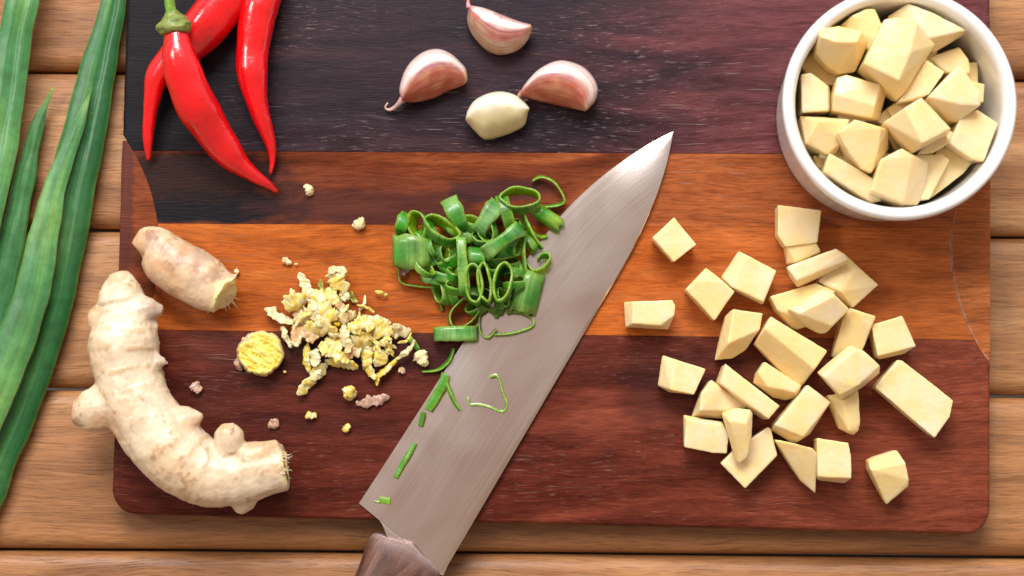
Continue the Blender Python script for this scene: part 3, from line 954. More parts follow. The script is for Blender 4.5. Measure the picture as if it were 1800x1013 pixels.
def skin_face_low(t, j, nzv):
    # j runs from the inner edge over the flat face to the ridge (about .3), then down the rounded back
    k = 0.30 + 0.03 * nzv
    c = mixc(FACE, BACK, (j - k + 0.05 + 0.12 * nzv) / 0.15) if j < 0.8 else FACE
    if abs(j - k - 0.01) < 0.03:
        c = mixc(c, FRINGE, 0.8 * (1 - abs(j - k - 0.01) / 0.03) * max(0, min(1, 0.5 + 3 * nzv)))
    if j < k:
        c = mixc(c, mixc(PINK, S(226, 160, 120), 0.5 + 1.5 * nzv), 0.5 + 0.9 * nzv)
    c = mixc(c, ROOT, (t - 0.90) / 0.08)
    return mixc(c, PINK, (0.12 - t) / 0.12)
def skin_back_low(t, j, nzv):
    k = 0.30 + 0.03 * nzv
    back = mixc(S(214, 172, 140), S(226, 200, 168), 0.5 + nzv)
    c = mixc(back, BACK, (j - k) / 0.035) if j < 0.8 else back
    if abs(j - k) < 0.035:
        c = mixc(c, FRINGE, 0.7 * (1 - abs(j - k) / 0.035))
    if j < k and j > k - 0.14:
        c = mixc(c, PINK, 0.45 + nzv)
    if j >= k + 0.14 and t > 0.4:
        c = mixc(c, S(214, 130, 136), 0.55)
    c = mixc(c, ROOT, (t - 0.92) / 0.06)
    return mixc(c, S(214, 130, 140), (0.12 - t) / 0.10)
def peeled_col(t, j, nzv):
    return mixc(S(236, 222, 172), S(238, 232, 210), (j - 0.25) / 0.1 + nzv * 0.3 if j < 0.8 else 0)

def tail(o, pts, w, c, name='sprout'):
    v, f, uv = loft([P(x, y, z) for x, y, z in pts], [q * PX / 2 for q in w], [q * PX / 2 for q in w], 12, 24, wob=0.0002, wf=500)
    put(name, make_mesh(name, v, f, uv=uv, colour=[c] * len(v)), M_CLOVE, o)

cl = clove([(706,178),(702,158),(709,130),(723,108),(745,91),(770,86),(792,94),(808,108),(819,121),(822,137)],
      [(707,177),(714,158),(731,131),(756,112),(784,109),(806,116),(817,132),(821,140)],
      [(707,179),(731,180),(759,174),(789,160),(812,151),(821,144)], 15.5, 'garlic_clove', 'unpeeled garlic clove with a long curled tail, left of the others', skin_face_low, M_CLOVE)
tail(cl, [(709,174,6),(702,181,5),(694,189,3),(686,193,2),(679,192,2),(678,187,2.5),(682,181,3)], [14,10,8,7,5.5,4,3], S(232,196,190))
cl = clove([(824,9),(850,14),(880,25),(911,37),(933,43)][::1], [(824,12),(839,28),(861,42),(889,50),(916,51),(934,47)],
      [(823,14),(821,36),(828,58),(845,80),(867,95),(889,96),(911,88),(927,72),(936,52)], 15.5, 'garlic_clove', 'unpeeled garlic clove furthest up the board, rounded side down', skin_back_low, M_CLOVE)
tail(cl, [(825,14,7),(823,4,7),(826,-8,7.5),(832,-18,8)], [10,6,5,3], S(222,150,160))
cl = clove([(914,163),(917,156),(928,141),(947,122),(972,109),(994,107),(1022,116),(1041,133),(1051,155),(1046,177),(1033,193)],
      [(915,165),(941,138),(966,132),(997,137),(1019,155),(1029,180),(1031,194)],
      [(915,168),(939,176),(972,184),(1005,191),(1029,196)], 15.5, 'garlic_clove', 'unpeeled garlic clove right of the peeled one', skin_face_low, M_CLOVE)
tail(cl, [(918,163,7),(913,168,6),(914,174,4),(920,177,3),(928,175,3)], [11,7,6,5,3], S(214,170,140))
clove([(818,211),(822,194),(834,177),(856,165),(881,161),(905,167),(922,180),(931,190)],
      [(819,210),(826,201),(842,190),(875,184),(905,190),(922,191),(930,192)],
      [(819,213),(834,230),(852,245),(878,241),(903,232),(922,220),(929,196)], 15.0, 'peeled_garlic_clove', 'peeled ivory garlic clove nearest the knife tip side', peeled_col, M_PEELED)

# ================================================================== ginger
def ginger(parts, name, label, marks, voxel=0.0007, tones=(S(232, 211, 182), S(212, 172, 120))):
    """parts: list of (path (x,y,z mm), widths px); marks: (x, y, radius px, colour, amount)."""
    V, F = [], []
    for path, widths in parts:
        v, f, _ = loft([P(*q) for q in path], [w * PX / 2 for w in widths], [w * PX / 2 * 0.92 for w in widths], 24, 30)
        o = len(V)
        V += v
        F += [tuple(k + o for k in q) for q in f]
    co, no, fs = remeshed(V, F, voxel, 7, 0.6)
    ctr = sum((P(*q) for q in parts[0][0]), Vector()) / len(parts[0][0])
    C = []
    base, warm, brown = np.array(tones[0]), np.array(tones[1]), np.array(S(164, 116, 78))
    mk = [(P(x, y, 12), r * PX, np.array(c), a) for x, y, r, c, a in marks]
    # rough path direction for the rings left by old leaves
    line = spline([P(*q) for q in parts[0][0]], 60)
    seg = np.concatenate([[0], np.cumsum(np.linalg.norm(np.diff(line, axis=0), axis=1))])
    for k in range(len(co)):
        x, y, z = map(float, co[k])
        d2 = (line[:, 0] - x) ** 2 + (line[:, 1] - y) ** 2
        s_ = seg[int(np.argmin(d2))]
        n1 = nz(x, y, z, 60, 1)
        n2 = nz(x, y, z, 190, 2)
        n3 = nz(x, y, z, 620, 3)
        ring = math.sin((s_ + 0.004 * n1 + 0.0012 * n2) * 2 * math.pi / 0.0075)
        rg = max(0, ring - 0.80) / 0.20 * max(0, min(1, 0.5 + 2.2 * nz(x, y, z, 45, 7)))
        co[k] += no[k] * (0.0011 * n1 + 0.00045 * n2 + 0.00014 * n3 + 0.00030 * rg)
        t = max(0, min(1, 0.12 + 0.5 * n2 + 1.1 * n1))
        c = base * (1 - t * 0.55) + warm * (t * 0.55)
        c = c + (warm - c) * min(1, 0.6 * rg)
        sp = max(0, n3 * 1.2 + n2 + 0.5 * n1 - 0.45)
        c = c + (brown - c) * min(0.6, sp)
        for p, r, cc, a in mk:
            dd = math.hypot(x - p.x, y - p.y) / r + 0.85 * n2 + 0.6 * n3
            w = max(0, min(1, (1.15 - dd) / 0.45)) * a
            c = c + (cc - c) * w
        C.append(c)
    co[:, 2] -= co[:, 2].min() - 0.00005
    o = thing(name, (ctr.x, ctr.y, 0), label, 'ginger', 'pieces of ginger root')
    put('skin', make_mesh(name, co, fs, colour=C), M_GINGER, o)
    return o

PALE, GREY, TAN, BRN, CUTC = S(240, 218, 196), S(168, 142, 132), S(214, 164, 118), S(150, 104, 74), S(246, 232, 176)
big = ginger([
    ([(207,500,15),(214,530,15),(218,562,15),(216,604,15),(222,650,15),(236,702,15),(266,754,15),(314,804,15),(368,836,15),(420,838,15),(460,830,15),(502,822,15)],
     [46, 88, 124, 114, 116, 120, 126, 124, 114, 104, 94, 82]),
    ([(206,478,15),(209,500,15),(213,530,15)], [34, 56, 76, 84]),
    ([(225,555,17),(255,545,17),(275,545,17),(284,548,17)], [66, 64, 56, 42, 16]),
    ([(240,575,16),(262,575,16),(276,578,16)], [70, 58, 40, 14]),
    ([(262,636,17),(280,636,18),(292,634,18)], [40, 32, 24, 12]),
    ([(210,700,14),(170,718,14),(142,724,14),(128,724,14)], [100, 88, 80, 72, 40]),
    ([(300,760,16),(322,742,17),(342,730,18),(347,724,18)], [100, 84, 52, 20]),
    ([(396,800,18),(401,776,20),(402,760,21),(401,745,21)], [52, 48, 52, 48, 20]),
    ([(420,815,17),(455,802,18),(478,788,18),(490,781,18)], [60, 62, 44, 16]),
    ([(430,860,14),(425,880,12),(421,892,11),(418,899,10)], [64, 54, 46, 20]),
    ([(300,840,12),(290,850,11),(284,856,11)], [40, 22, 10, 4]),
    ([(490,845,13),(502,854,12),(510,857,11.5)], [46, 18, 8, 3]),
    ([(195,548,14),(176,562,14),(172,578,14)], [60, 46, 46, 36]),
  ], 'ginger_root', 'long curved knobbly ginger root lying over the left board edge',
  [(272,548,22,GREY,0.6),(232,545,9,GREY,0.5),(284,633,10,GREY,0.5),(128,726,16,TAN,0.7),(132,740,10,BRN,0.5),(206,484,18,TAN,0.55),
   (402,752,16,TAN,0.7),(416,757,5,BRN,0.7),(465,782,26,TAN,0.55),(424,890,14,PALE,0.6),(440,880,6,BRN,0.5),(160,560,26,TAN,0.4),
   (330,742,22,TAN,0.3),(200,760,26,TAN,0.45),(180,745,20,TAN,0.5),(236,700,20,TAN,0.35),(508,824,9,CUTC,0.9),(504,840,8,CUTC,0.8),(506,806,8,CUTC,0.8)])  # lower left TAN marks put shading into the skin colour
small = ginger([
    ([(243,428,12),(268,428,12),(300,462,12),(340,488,12),(372,508,12),(392,518,12)], [46, 72, 92, 98, 98, 90, 78]),
    ([(240,440,12),(262,420,12),(285,408,12)], [36, 46, 40, 12]),
    ([(368,535,8),(364,548,6),(362,558,5)], [26, 12, 5, 2]),
    ([(404,490,14),(414,501,13)], [40, 14, 3]),
  ], 'ginger_stub', 'short ginger stub with cut fibrous end above the long root',
  [(250,425,24,TAN,0.7),(268,414,12,BRN,0.7),(300,440,14,GREY,0.5),(318,462,14,GREY,0.55),(302,470,12,BRN,0.45),(340,470,14,TAN,0.7),(345,500,18,GREY,0.3),
   (378,480,14,BRN,0.5),(280,470,20,TAN,0.6),(310,500,20,TAN,0.5),(350,450,22,GREY,0.4),(262,430,14,GREY,0.5),(400,520,20,CUTC,0.95),(392,536,18,CUTC,0.95),(410,508,14,CUTC,0.95),(330,440,14,TAN,0.6)], tones=(S(224, 194, 160), S(192, 142, 98)))

def fibres(o, specs, name='fibre', c=S(240, 228, 200), w=2.0):
    for pts in specs:
        v, f, uv = loft([P(*q) for q in pts], [w * PX / 2, w * PX / 2, w * PX / 6], [w * PX / 2, w * PX / 2, w * PX / 6], 6, 10)
        put(name, make_mesh(name, v, f, uv=uv, colour=[c] * len(v)), M_FIBRE, o)
rnd = random.Random(4)
sp_ = []
for k in range(26):
    y = 797 + k * 1.8
    x = 498 + 2.5 * math.sin(k * 0.5) + rnd.uniform(-2, 1)
    ln = rnd.uniform(7, 15)
    z = 16 + rnd.uniform(-6, 6)
    sp_.append([(x - 4, y, z), (x + ln * 0.5, y + rnd.uniform(-2, 3), z), (x + ln, y + rnd.uniform(-3, 5), z - 1)])
fibres(big, sp_, w=1.6)
fibres(small, [[(400,522,12),(408,532,8),(416,540,4)], [(402,518,12),(412,534,8),(420,545,3)], [(398,528,11),(402,538,8),(405,546,5)], [(404,515,12),(414,524,9),(421,527,7)], [(392,535,10),(396,542,7),(398,548,5)]], w=1.8)
# pale cut faces, slightly hollowed between torn skin
def disc_face(o, pts, h, cs, name='cut_face'):
    V = [P(*q) for q in pts]
    c = sum(V, Vector()) / len(V)
    nrm = Vector(h).normalized()
    rings, VV, CC = 7, [], []
    n = len(pts) * 6
    sp2 = spline(V, n, closed=True)
    for i in range(rings):
        t = 1 - i / (rings - 1) * 0.98
        for j in range(n):
            q = Vector(c).lerp(Vector(sp2[j]), t)
            q += nrm * (0.0006 * nz(*q, 900, 5) - 0.0008 * (1 - t) * 1.0)
            VV.append(q)
            g = 0.5 + 0.6 * nz(*q, 700, 6)
            CC.append(mixc(cs[0], cs[1], g))
    put(name, make_mesh(name, VV, grid_faces(rings, n, caps=False) + [tuple(range((rings - 1) * n, rings * n))], uv=[(0, 0)] * len(VV), colour=CC), M_FLESH, o)
disc_face(small, [(413,500,17),(417,512,12),(408,530,6),(392,542,5),(376,545,7),(372,536,13),(384,518,20),(402,503,21)], (0.7, -0.5, 0.5), (S(250, 240, 200), S(238, 214, 140)))
disc_face(big, [(494,792,15),(502,796,22),(504,815,26),(507,838,21),(506,850,13),(504,836,7),(500,812,6)], (1, 0, 0.35), (S(250, 238, 196), S(240, 214, 130)))

# ------------------------------------------------------------------ grated ginger
YEL, STR, CRM, TNC, PNK, GRN = S(234, 208, 96), S(230, 194, 40), S(238, 222, 172), S(206, 160, 110), S(206, 172, 156), S(150, 164, 70)
def flake(path, w, c, label, group=None, z=2.5, flat=0.45, seed=0, name='ginger_shred', rough=1.0, cat='ginger shred'):
    pts = [P(x, y, z if len(q) == 0 else q[0]) for x, y, *q in path]
    if len(pts) == 1:
        a = seed * 2.1
        d = Vector((math.cos(a), math.sin(a), 0)) * w * PX * 0.5
        pts = [pts[0] - d, pts[0] + Vector((0, 0, 0.0006)), pts[0] + d]
    if name == 'ginger_shred':
        mid_ = sum(pts, Vector()) / len(pts)
        pts = [Vector((lerp(mid_.x, q.x, 1.22), lerp(mid_.y, q.y, 1.22), q.z)) for q in pts]
    rings, n = 44, 16
    w *= 1.0 if name == 'peel' else (1.22 if name == 'ginger_shred' else 1.2)
    hw = w * PX / 2
    A = [0.35 * hw, 0.85 * hw, hw * 1.05, hw * 0.9, hw, 0.8 * hw, 0.3 * hw]
    B = [q * flat for q in A]
    v, f, uv = loft(pts, A, B, n, rings, roll=math.sin(seed * 5.3) * 0.6)
    V, C = [], []
    ctr = sum(pts, Vector()) / len(pts)
    line = spline(pts, rings)
    for k, q in enumerate(v):
        cc = Vector(line[k // n])
        d = q - cc
        m = 1 + rough * (0.55 * nz(*q, 280, seed + 0.5) + 0.55 * nz(*q, 620, seed + 1.5) + 0.22 * nz(*q, 1500, seed + 4.5))
        q = cc + d * max(0.15, m) + Vector((0, 0, rough * (0.0012 * nz(q.x, q.y, 0, 300, seed) + 0.0006 * nz(q.x, q.y, 0, 900, seed))))
        V.append(q)
        g = nz(*q, 420, seed + 3)
        c2 = mixc(c, CRM, 0.30 + g * 1.9) if c not in (PNK, GRN) else mixc(c, TNC, g)
        if g < -0.28:
            c2 = mixc(c2, TNC, 0.25)
        C.append(c2)
    zs = min(q.z for q in V)
    if zs < 0.0002:
        for q in V:
            q.z += 0.0002 - zs
    zc = min(q.z for q in V)
    o = Vector((ctr.x, ctr.y, zc))
    ob = put(name, make_mesh(name, [q - o for q in V], f, uv=uv, colour=C), M_FLESH)
    ob.location = o
    tag(ob, label, cat, group)
    return ob
GP = 'shreds in the grated ginger heap'
HEAP = 'crumpled pale yellow shred in the heap of grated ginger'
heap = [
 ([(528,484),(536,503),(546,530)], 17, CRM, 3.5, 'pale ginger strip sticking up at the top left of the grated heap'),
 ([(589,475),(598,498),(612,502)], 27, YEL, 5, 'yellow ginger lump at the very top of the grated heap'),
 ([(580,480),(590,474),(606,477)], 13, CRM, 6, 'small cream flake curled on the very top ginger lump'),
 ([(564,494),(567,508),(577,517)], 11, GRN, 3, 'olive green ginger scrap beside the topmost lump'),
 ([(574,510),(590,515)], 13, YEL, 4.5, 'yellow ginger scrap below the topmost lump, over the olive scrap'),
 ([(598,522),(612,516)], 17, CRM, 4, 'cream ginger scrap right below the topmost lump'),
 ([(616,514),(621,526),(628,530)], 9, GRN, 2, 'small green scrap at the right of the topmost ginger lump'),
 ([(470,545),(490,555),(511,566)], 17, CRM, 3, 'pale ginger shred reaching out left from the grated heap'),
 ([(508,545),(520,530),(538,530)], 27, YEL, 5, 'yellow ginger flake at the upper left shoulder of the heap'),
 ([(550,522),(572,522),(592,528)], 24, YEL, 6, 'yellow ginger flake at the upper centre of the heap'),
 ([(545,552),(566,548),(590,556)], 32, YEL, 7.5, 'broad pale ginger flake on the ridge of the heap'),
 ([(522,566),(534,562),(542,570)], 21, CRM, 5, 'cream ginger flake between the left reaching shred and the ridge'),
 ([(596,532),(602,550),(606,570)], 15, TNC, 6, 'tan upright shred at the right slope of the upper heap'),
 ([(540,582),(562,578),(588,581)], 26, YEL, 7, 'wide yellow flake in the middle of the left half of the heap'),
 ([(516,602),(530,590),(556,590)], 27, TNC, 6, 'tan skinned ginger shred at the left of the grated heap'),
 ([(497,577),(502,592),(511,608)], 11, CRM, 2.5, 'small cream shred at the far left foot of the heap'),
 ([(608,560),(616,554),(624,556)], 16, TNC, 4, 'tan crumb where the heap dips in the middle'),
 ([(640,557),(660,562),(683,566)], 14, CRM, 4.5, 'cream shred along the top right edge of the heap'),
 ([(604,576),(608,596),(612,616)], 19, CRM, 8, 'cream upright flake at the centre of the heap'),
 ([(616,580),(634,572),(654,572)], 27, YEL, 8, 'wide yellow flake on the crest of the right half of the heap'),
 ([(655,572),(672,580),(688,584)], 27, YEL, 5, 'yellow flake right of the crest toward the right end'),
 ([(686,580),(704,584),(719,580)], 15, CRM, 4, 'pale ginger shred at the right end of the grated heap'),
 ([(676,588),(680,604),(684,620)], 13, YEL, 3, 'yellow shred hanging down at the right of the heap'),
 ([(620,600),(636,598),(650,592)], 30, YEL, 6, 'broad yellow flake at the centre of the right half'),
 ([(606,622),(618,618),(632,612)], 19, TNC, 5, 'tan shred on the lower right of the heap centre'),
 ([(541,608),(539,628),(543,650)], 10, STR, 4.5, 'bright yellow upright ginger strip at the lower left of the heap'),
 ([(557,616),(554,630),(553,642)], 18, CRM, 5, 'cream flake beside the bright yellow upright strip'),
 ([(566,608),(586,620),(608,634)], 28, YEL, 6, 'wide yellow flake in the lower middle of the heap'),
 ([(576,636),(598,640),(624,646)], 19, STR, 3.5, 'bright yellow ginger shred at the bottom of the heap'),
 ([(570,646),(550,664),(528,690)], 17, YEL, 3, 'pale ginger strip trailing to the lower left of the heap'),
 ([(563,650),(556,658),(562,664)], 14, CRM, 4, 'cream knot at the upper end of the trailing strip'),
 ([(643,608),(646,636),(658,662)], 17, YEL, 4, 'yellow shred hanging from the lower right of the heap'),
 ([(662,618),(668,630),(660,642)], 20, YEL, 5, 'rounded yellow flake above the smooth yellow stick'),
 ([(698,632),(682,648),(668,660),(665,674)], 9.5, STR, 3.5, 'smooth bright yellow ginger stick at the lower right of the heap'),
 ([(575,596),(590,604),(604,600)], 22, YEL, 5, 'yellow flake in the dark hollow of the lower heap'),
 ([(526,548),(530,574),(534,590)], 20, TNC, 2.5, 'tan flake low under the left half of the heap'),
 ([(630,588),(648,604),(656,620)], 20, TNC, 2.5, 'tan flake low under the right half of the heap'),
 ([(555,540),(560,556),(562,572)], 18, CRM, 8.5, 'narrow cream flake standing on the left ridge of the heap'),
 ([(690,574),(706,576)], 11, CRM, 6, 'small cream flake on top of the right end shred'),
]
for i, (pth, w, c, z, lab) in enumerate(heap):
    flake(pth, w, c, lab or HEAP, GP, z=z, seed=i * 0.71, flat=0.24)
rn = random.Random(11)
FINE = 'thin fibrous ginger sliver among the grated heap'
for i in range(34):
    t = rn.random()
    cx, cy = lerp(520, 700, t) + rn.gauss(0, 12), lerp(545, 600, t) + rn.gauss(0, 26)
    a_, l_ = rn.uniform(0, math.pi), rn.uniform(9, 20)
    bend = rn.uniform(-6, 6)
    zz = rn.uniform(2, 8) * max(0.25, 1 - abs(cy - lerp(545, 600, t)) / 60)
    flake([(cx - math.cos(a_) * l_, cy - math.sin(a_) * l_, zz), (cx + bend * math.sin(a_), cy - bend * math.cos(a_), zz + 1.2), (cx + math.cos(a_) * l_, cy + math.sin(a_) * l_, zz - 0.6)],
          rn.uniform(4, 8), rn.choice((YEL, YEL, CRM, STR)), FINE, 'fine slivers in the grated ginger heap', seed=100 + i * 0.57, flat=0.5)
crumbs = [
 ([(701,648),(712,655)], 11, PNK, 'small pinkish ginger scrap right of the smooth yellow stick'),
 ([(606,700),(614,692),(622,680)], 19, YEL, 'yellow ginger shred with hair like fibres below the heap'),
 ([(626,709),(650,706),(685,698)], 15, PNK, 'curled strip of pinkish ginger peel below the heap'),
 ([(541,724),(548,731),(556,726)], 15, YEL, 'yellow ginger crumb below the heap, left of the peel strip'),
 ([(606,760),(610,750),(608,746)], 11, YEL, 'tiny branched ginger crumb lowest below the heap'),
 ([(472,752),(480,746),(489,738)], 14, PNK, 'pinkish ginger peel chip right of the standing root knob'),
 ([(337,676),(345,682),(351,690)], 20, PNK, 'grey brown flake of ginger peel inside the root curve'),
 ([(497,455),(505,459),(512,464)], 10, CRM, 'pale ginger chip on the orange strip above the heap'),
 ([(517,464),(524,465)], 5, CRM, 'tiny pale crumb beside the chip on the orange strip'),
 ([(412,480),(420,476)], 9, CRM, 'pale crumb just right of the ginger stub'),
 ([(534,330),(540,328),(544,338),(538,342)], 11, CRM, 'curled pale crumb near the tip of the middle chilli'),
 ([(620,399),(630,394),(641,399)], 18, CRM, 'knobbly cream crumb on the seam above the orange strip'),
 ([(733,618),(742,632),(750,644)], 20, CRM, 'whitish ginger scrap between the heap and the knife edge'),
 ([(288,634),(294,640)], 6, PNK, 'tiny skin crumb beside the small nub of the long root'),
 ([(498,652),(503,655)], 5, CRM, 'tiny crumb right of the yellow ginger slice'),
 ([(700,428),(707,436),(712,430)], 13, CRM, 'pale scrap caught at the left of the onion heap'),
 ([(706,474),(712,478),(718,470)], 13, PNK, 'pale scrap under the wide onion band at left'),
]
for i, (pth, w, c, lab) in enumerate(crumbs):
    ob = flake(pth, w, c, lab, 'loose ginger crumbs', z=1.4, seed=50 + i * 0.83, flat=0.32 if c == PNK else 0.6, name='ginger_crumb', cat='ginger crumb')
    if 'fibres' in lab:
        ww = [[(612,690,2),(604,682,2),(594,672,1)], [(614,688,2),(608,676,2.5),(586,668,1)], [(616,684,2),(612,672,2),(611,660,1)], [(610,690,2),(596,680,2),(576,670,1)]]
        fibres(ob, ww, w=1.4)

# round slice of ginger
sl = thing('ginger_slice', P(457, 621), 'round yellow fibrous ginger slice left of the grated heap', 'ginger slice')
V, C = [], []
rg_, ns_ = [(0.02 + 0.86 * k / 22, 7.1) for k in range(23)] + [(0.93, 6.3), (0.98, 5.2), (1.0, 3.6), (0.96, 1.4), (0.85, 0.1)], 84
for i, (r_, z_) in enumerate(rg_):
    for j in range(ns_):
        a = 2 * math.pi * j / ns_
        rad = 41 * (1 + 0.07 * nz(math.cos(a), math.sin(a), 0, 2.2, 3) + 0.05 * nz(math.cos(a), math.sin(a), 0, 7, 5))
        x, y = 458 + rad * r_ * math.cos(a), 621 + rad * r_ * 0.97 * math.sin(a)
        q = P(x, y, z_)
        fib = 0.7 * nz(q.x * 0.5 + q.y * 0.9, (q.y * 0.5 - q.x * 0.9) * 0.35, 0, 620, 2) + 0.6 * nz(q.x, q.y, 0, 230, 8)
        if r_ < 0.92:
            q.z += 0.0018 * fib + 0.0006 * nz(q.x, q.y, 0, 1300, 7)
        V.append(q)
        c = mixc(S(236, 208, 60), S(246, 232, 130), 0.5 + 1.1 * fib)
        c = mixc(c, S(236, 214, 160), (r_ - 0.86) / 0.1)
        c = mixc(c, TNC, (r_ - 0.97) / 0.05)
        C.append(c)
put('flesh', make_mesh('ginger_slice', V, grid_faces(len(rg_), ns_), colour=C), M_FLESH, sl)
sk = flake([(432, 596, 4), (426, 614, 4), (418, 640, 2), (424, 652, 1.5)], 17, PNK, 'x', seed=9.1, name='peel')
sk2 = flake([(444, 592, 6), (432, 600, 6), (430, 618, 5)], 14, TNC, 'x', seed=9.7, name='peel')
for k in (sk, sk2):
    for p_ in ('label', 'category'):
        if p_ in k:
            del k[p_]
    k.parent = sl
    k.matrix_parent_inverse = sl.matrix_world.inverted()

# ================================================================== green onion leaves
def leaf(path, widths, name, label, z_off=0.0, thick=0.24, tint=0.0, dark=0.0, fold=0.0, seed=0):
    pts = [P(x, y, ZT / MM + z) for x, y, z in path]
    base = pts[len(pts) // 2]
    o = thing(name, (base.x, base.y, ZT), label, 'green onion leaf', 'green onion leaves')
    n, rings = 40, 90
    dense = spline(pts, 240)
    near = [int(np.argmin(((dense - np.array(q)) ** 2).sum(1))) for q in pts]
    a = np.interp(np.linspace(0, 239, 80), near, [w * PX / 2 * 1.03 for w in widths])
    v, f, uv = loft(pts, a, [q * thick for q in a], n, rings, wob=0.0007, wf=90, seed=seed)
    C, V = [], []
    line = spline(pts, rings)
    deep, mid, lite = S(30, 92, 46), S(82, 146, 88), S(140, 190, 100)
    for k, q in enumerate(v):
        j = (k % n) / n
        t = (k // n) / (rings - 1)
        w = math.cos(2 * math.pi * j)                 # -1..1 across the leaf
        if fold:
            q = Vector(q) + Vector((0, 0, -abs(fold) * MM * math.exp(-((w - 0.15) / 0.16) ** 2) * (1 if math.sin(2 * math.pi * j) > 0 else 0)))
        V.append(q)
        g = nz(q.x, q.y, 0, 30, seed) + 0.6 * nz(w * 3, t * 2, 0, 1.0, seed)
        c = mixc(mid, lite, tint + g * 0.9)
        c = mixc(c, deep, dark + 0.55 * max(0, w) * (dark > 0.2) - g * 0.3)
        c = mixc(c, S(150, 190, 70), max(0, t - 0.93) / 0.07 * 0.7)
        c = mixc(c, S(168, 190, 70), max(0, abs(w) - 0.93) / 0.07 * 0.5)
        C.append(c)
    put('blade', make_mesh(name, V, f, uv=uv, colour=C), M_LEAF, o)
    return o
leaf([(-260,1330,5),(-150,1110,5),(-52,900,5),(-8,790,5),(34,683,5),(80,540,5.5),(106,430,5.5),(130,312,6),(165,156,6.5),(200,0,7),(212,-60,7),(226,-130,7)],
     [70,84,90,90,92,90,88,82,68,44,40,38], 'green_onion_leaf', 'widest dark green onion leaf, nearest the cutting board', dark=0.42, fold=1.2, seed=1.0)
leaf([(-150,1010,12),(-62,810,12),(0,668,12),(54,522,12),(76,418,12),(101,314,11.5),(121,262,11),(139,215,10.5),(152,182,10),(162,153,9.5)],
     [66,70,70,62,54,38,27,18,10,2], 'green_onion_leaf', 'light green onion leaf with pointed tip lying on the widest leaf', tint=0.30, seed=2.2)
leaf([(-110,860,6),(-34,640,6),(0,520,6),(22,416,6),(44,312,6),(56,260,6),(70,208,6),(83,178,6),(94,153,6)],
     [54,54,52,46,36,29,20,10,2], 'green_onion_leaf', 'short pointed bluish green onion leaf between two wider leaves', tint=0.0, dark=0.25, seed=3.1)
leaf([(-90,580,12),(-38,400,12),(-16,312,12),(2,220,12),(14,156,12),(24,75,12.5),(28,56,13),(40,0,14),(54,-70,14),(66,-150,14)],
     [72,72,70,68,66,62,60,58,54,48], 'green_onion_leaf', 'pale green onion leaf with a crease in the top left corner', tint=0.32, fold=1.0, seed=4.4)

# ================================================================== chopped green onion
def shell(mid, wv, th, closed, name, label, group=None, tone=0.5, taper=0.0, seed=0, mat=None):
    """Thin curved band: mid = centre line points (n,3), wv = width vectors (n,3)."""
    n = len(mid)
    mid = np.array(mid, float); wv = np.array(wv, float)
    tan = np.roll(mid, -1, 0) - np.roll(mid, 1, 0)
    if not closed:
        tan[0] = mid[1] - mid[0]; tan[-1] = mid[-1] - mid[-2]
    nrm = np.cross(tan, wv)
    nrm /= np.maximum(np.linalg.norm(nrm, axis=1, keepdims=True), 1e-12)
    V, UV, C = [], [], []
    outc, outb, inc, rim = S(70, 172, 30), S(164, 220, 146), S(184, 224, 28), S(204, 234, 104)  # outb is waxy bloom with bright reflections put into the colour
    K = 5
    prof = [(-1, k / (K - 1) * 2 - 1) for k in range(K)] + [(1, 1 - k / (K - 1) * 2) for k in range(K)]
    for i in range(n):
        tt = i / max(n - 1, 1)
        fall = 1 - taper * abs(2 * tt - 1) ** 2
        for (s_, q) in prof:
            edge = 1 - 0.35 * abs(q) ** 3
            v = mid[i] + wv[i] * (0.5 * q * fall) + nrm[i] * (th * 0.5 * s_ * edge)
            v = v + nrm[i] * (0.00022 * nz(v[0], v[1], v[2], 200, seed)) + wv[i] * (0.05 * nz(v[0], v[1], v[2], 420, seed + 2) * (abs(q) > 0.9))
            V.append(v)
            UV.append((tt, q * 0.5 + 0.5))
            g = nz(v[0], v[1], v[2], 130, seed + 1)
            if s_ > 0:
                c = mixc(outc, outb, tone * 0.8 - 0.15 + g * 1.2)
                c = mixc(c, inc, (0.75 - tone) * (0.35 + 0.5 * q) + 0.6 * g)
            else:
                c = mixc(inc, outc, 0.35 - tone * 0.3 + g * 0.9)
            c = mixc(c, S(20, 92, 24), 0.30 * nz(seed * 3.1, 1.7, 0.3, 1.0) + 0.9 * nz(v[0], v[1], v[2], 120, seed + 9) - 0.06)
            c = mixc(c, rim, (abs(q) - 0.8) / 0.4)
            C.append(c)
    n2 = len(prof)
    F = grid_faces(n, n2, caps=not closed)
    if closed:
        F += [((n - 1) * n2 + j, (n - 1) * n2 + (j + 1) % n2, (j + 1) % n2, j) for j in range(n2)]
    zs = min(v[2] for v in V)
    if zs < 0.0001:
        for v in V:
            v[2] += 0.0001 - zs
    ctr = np.mean(V, 0)
    ctr[2] = min(v[2] for v in V)
    ob = put(name, make_mesh(name, [v - ctr for v in V], F, uv=UV, colour=C), mat or M_CUT)
    ob.location = ctr
    tag(ob, label, 'green onion', group or GO)
    return ob
GO = 'chopped green onion pieces'
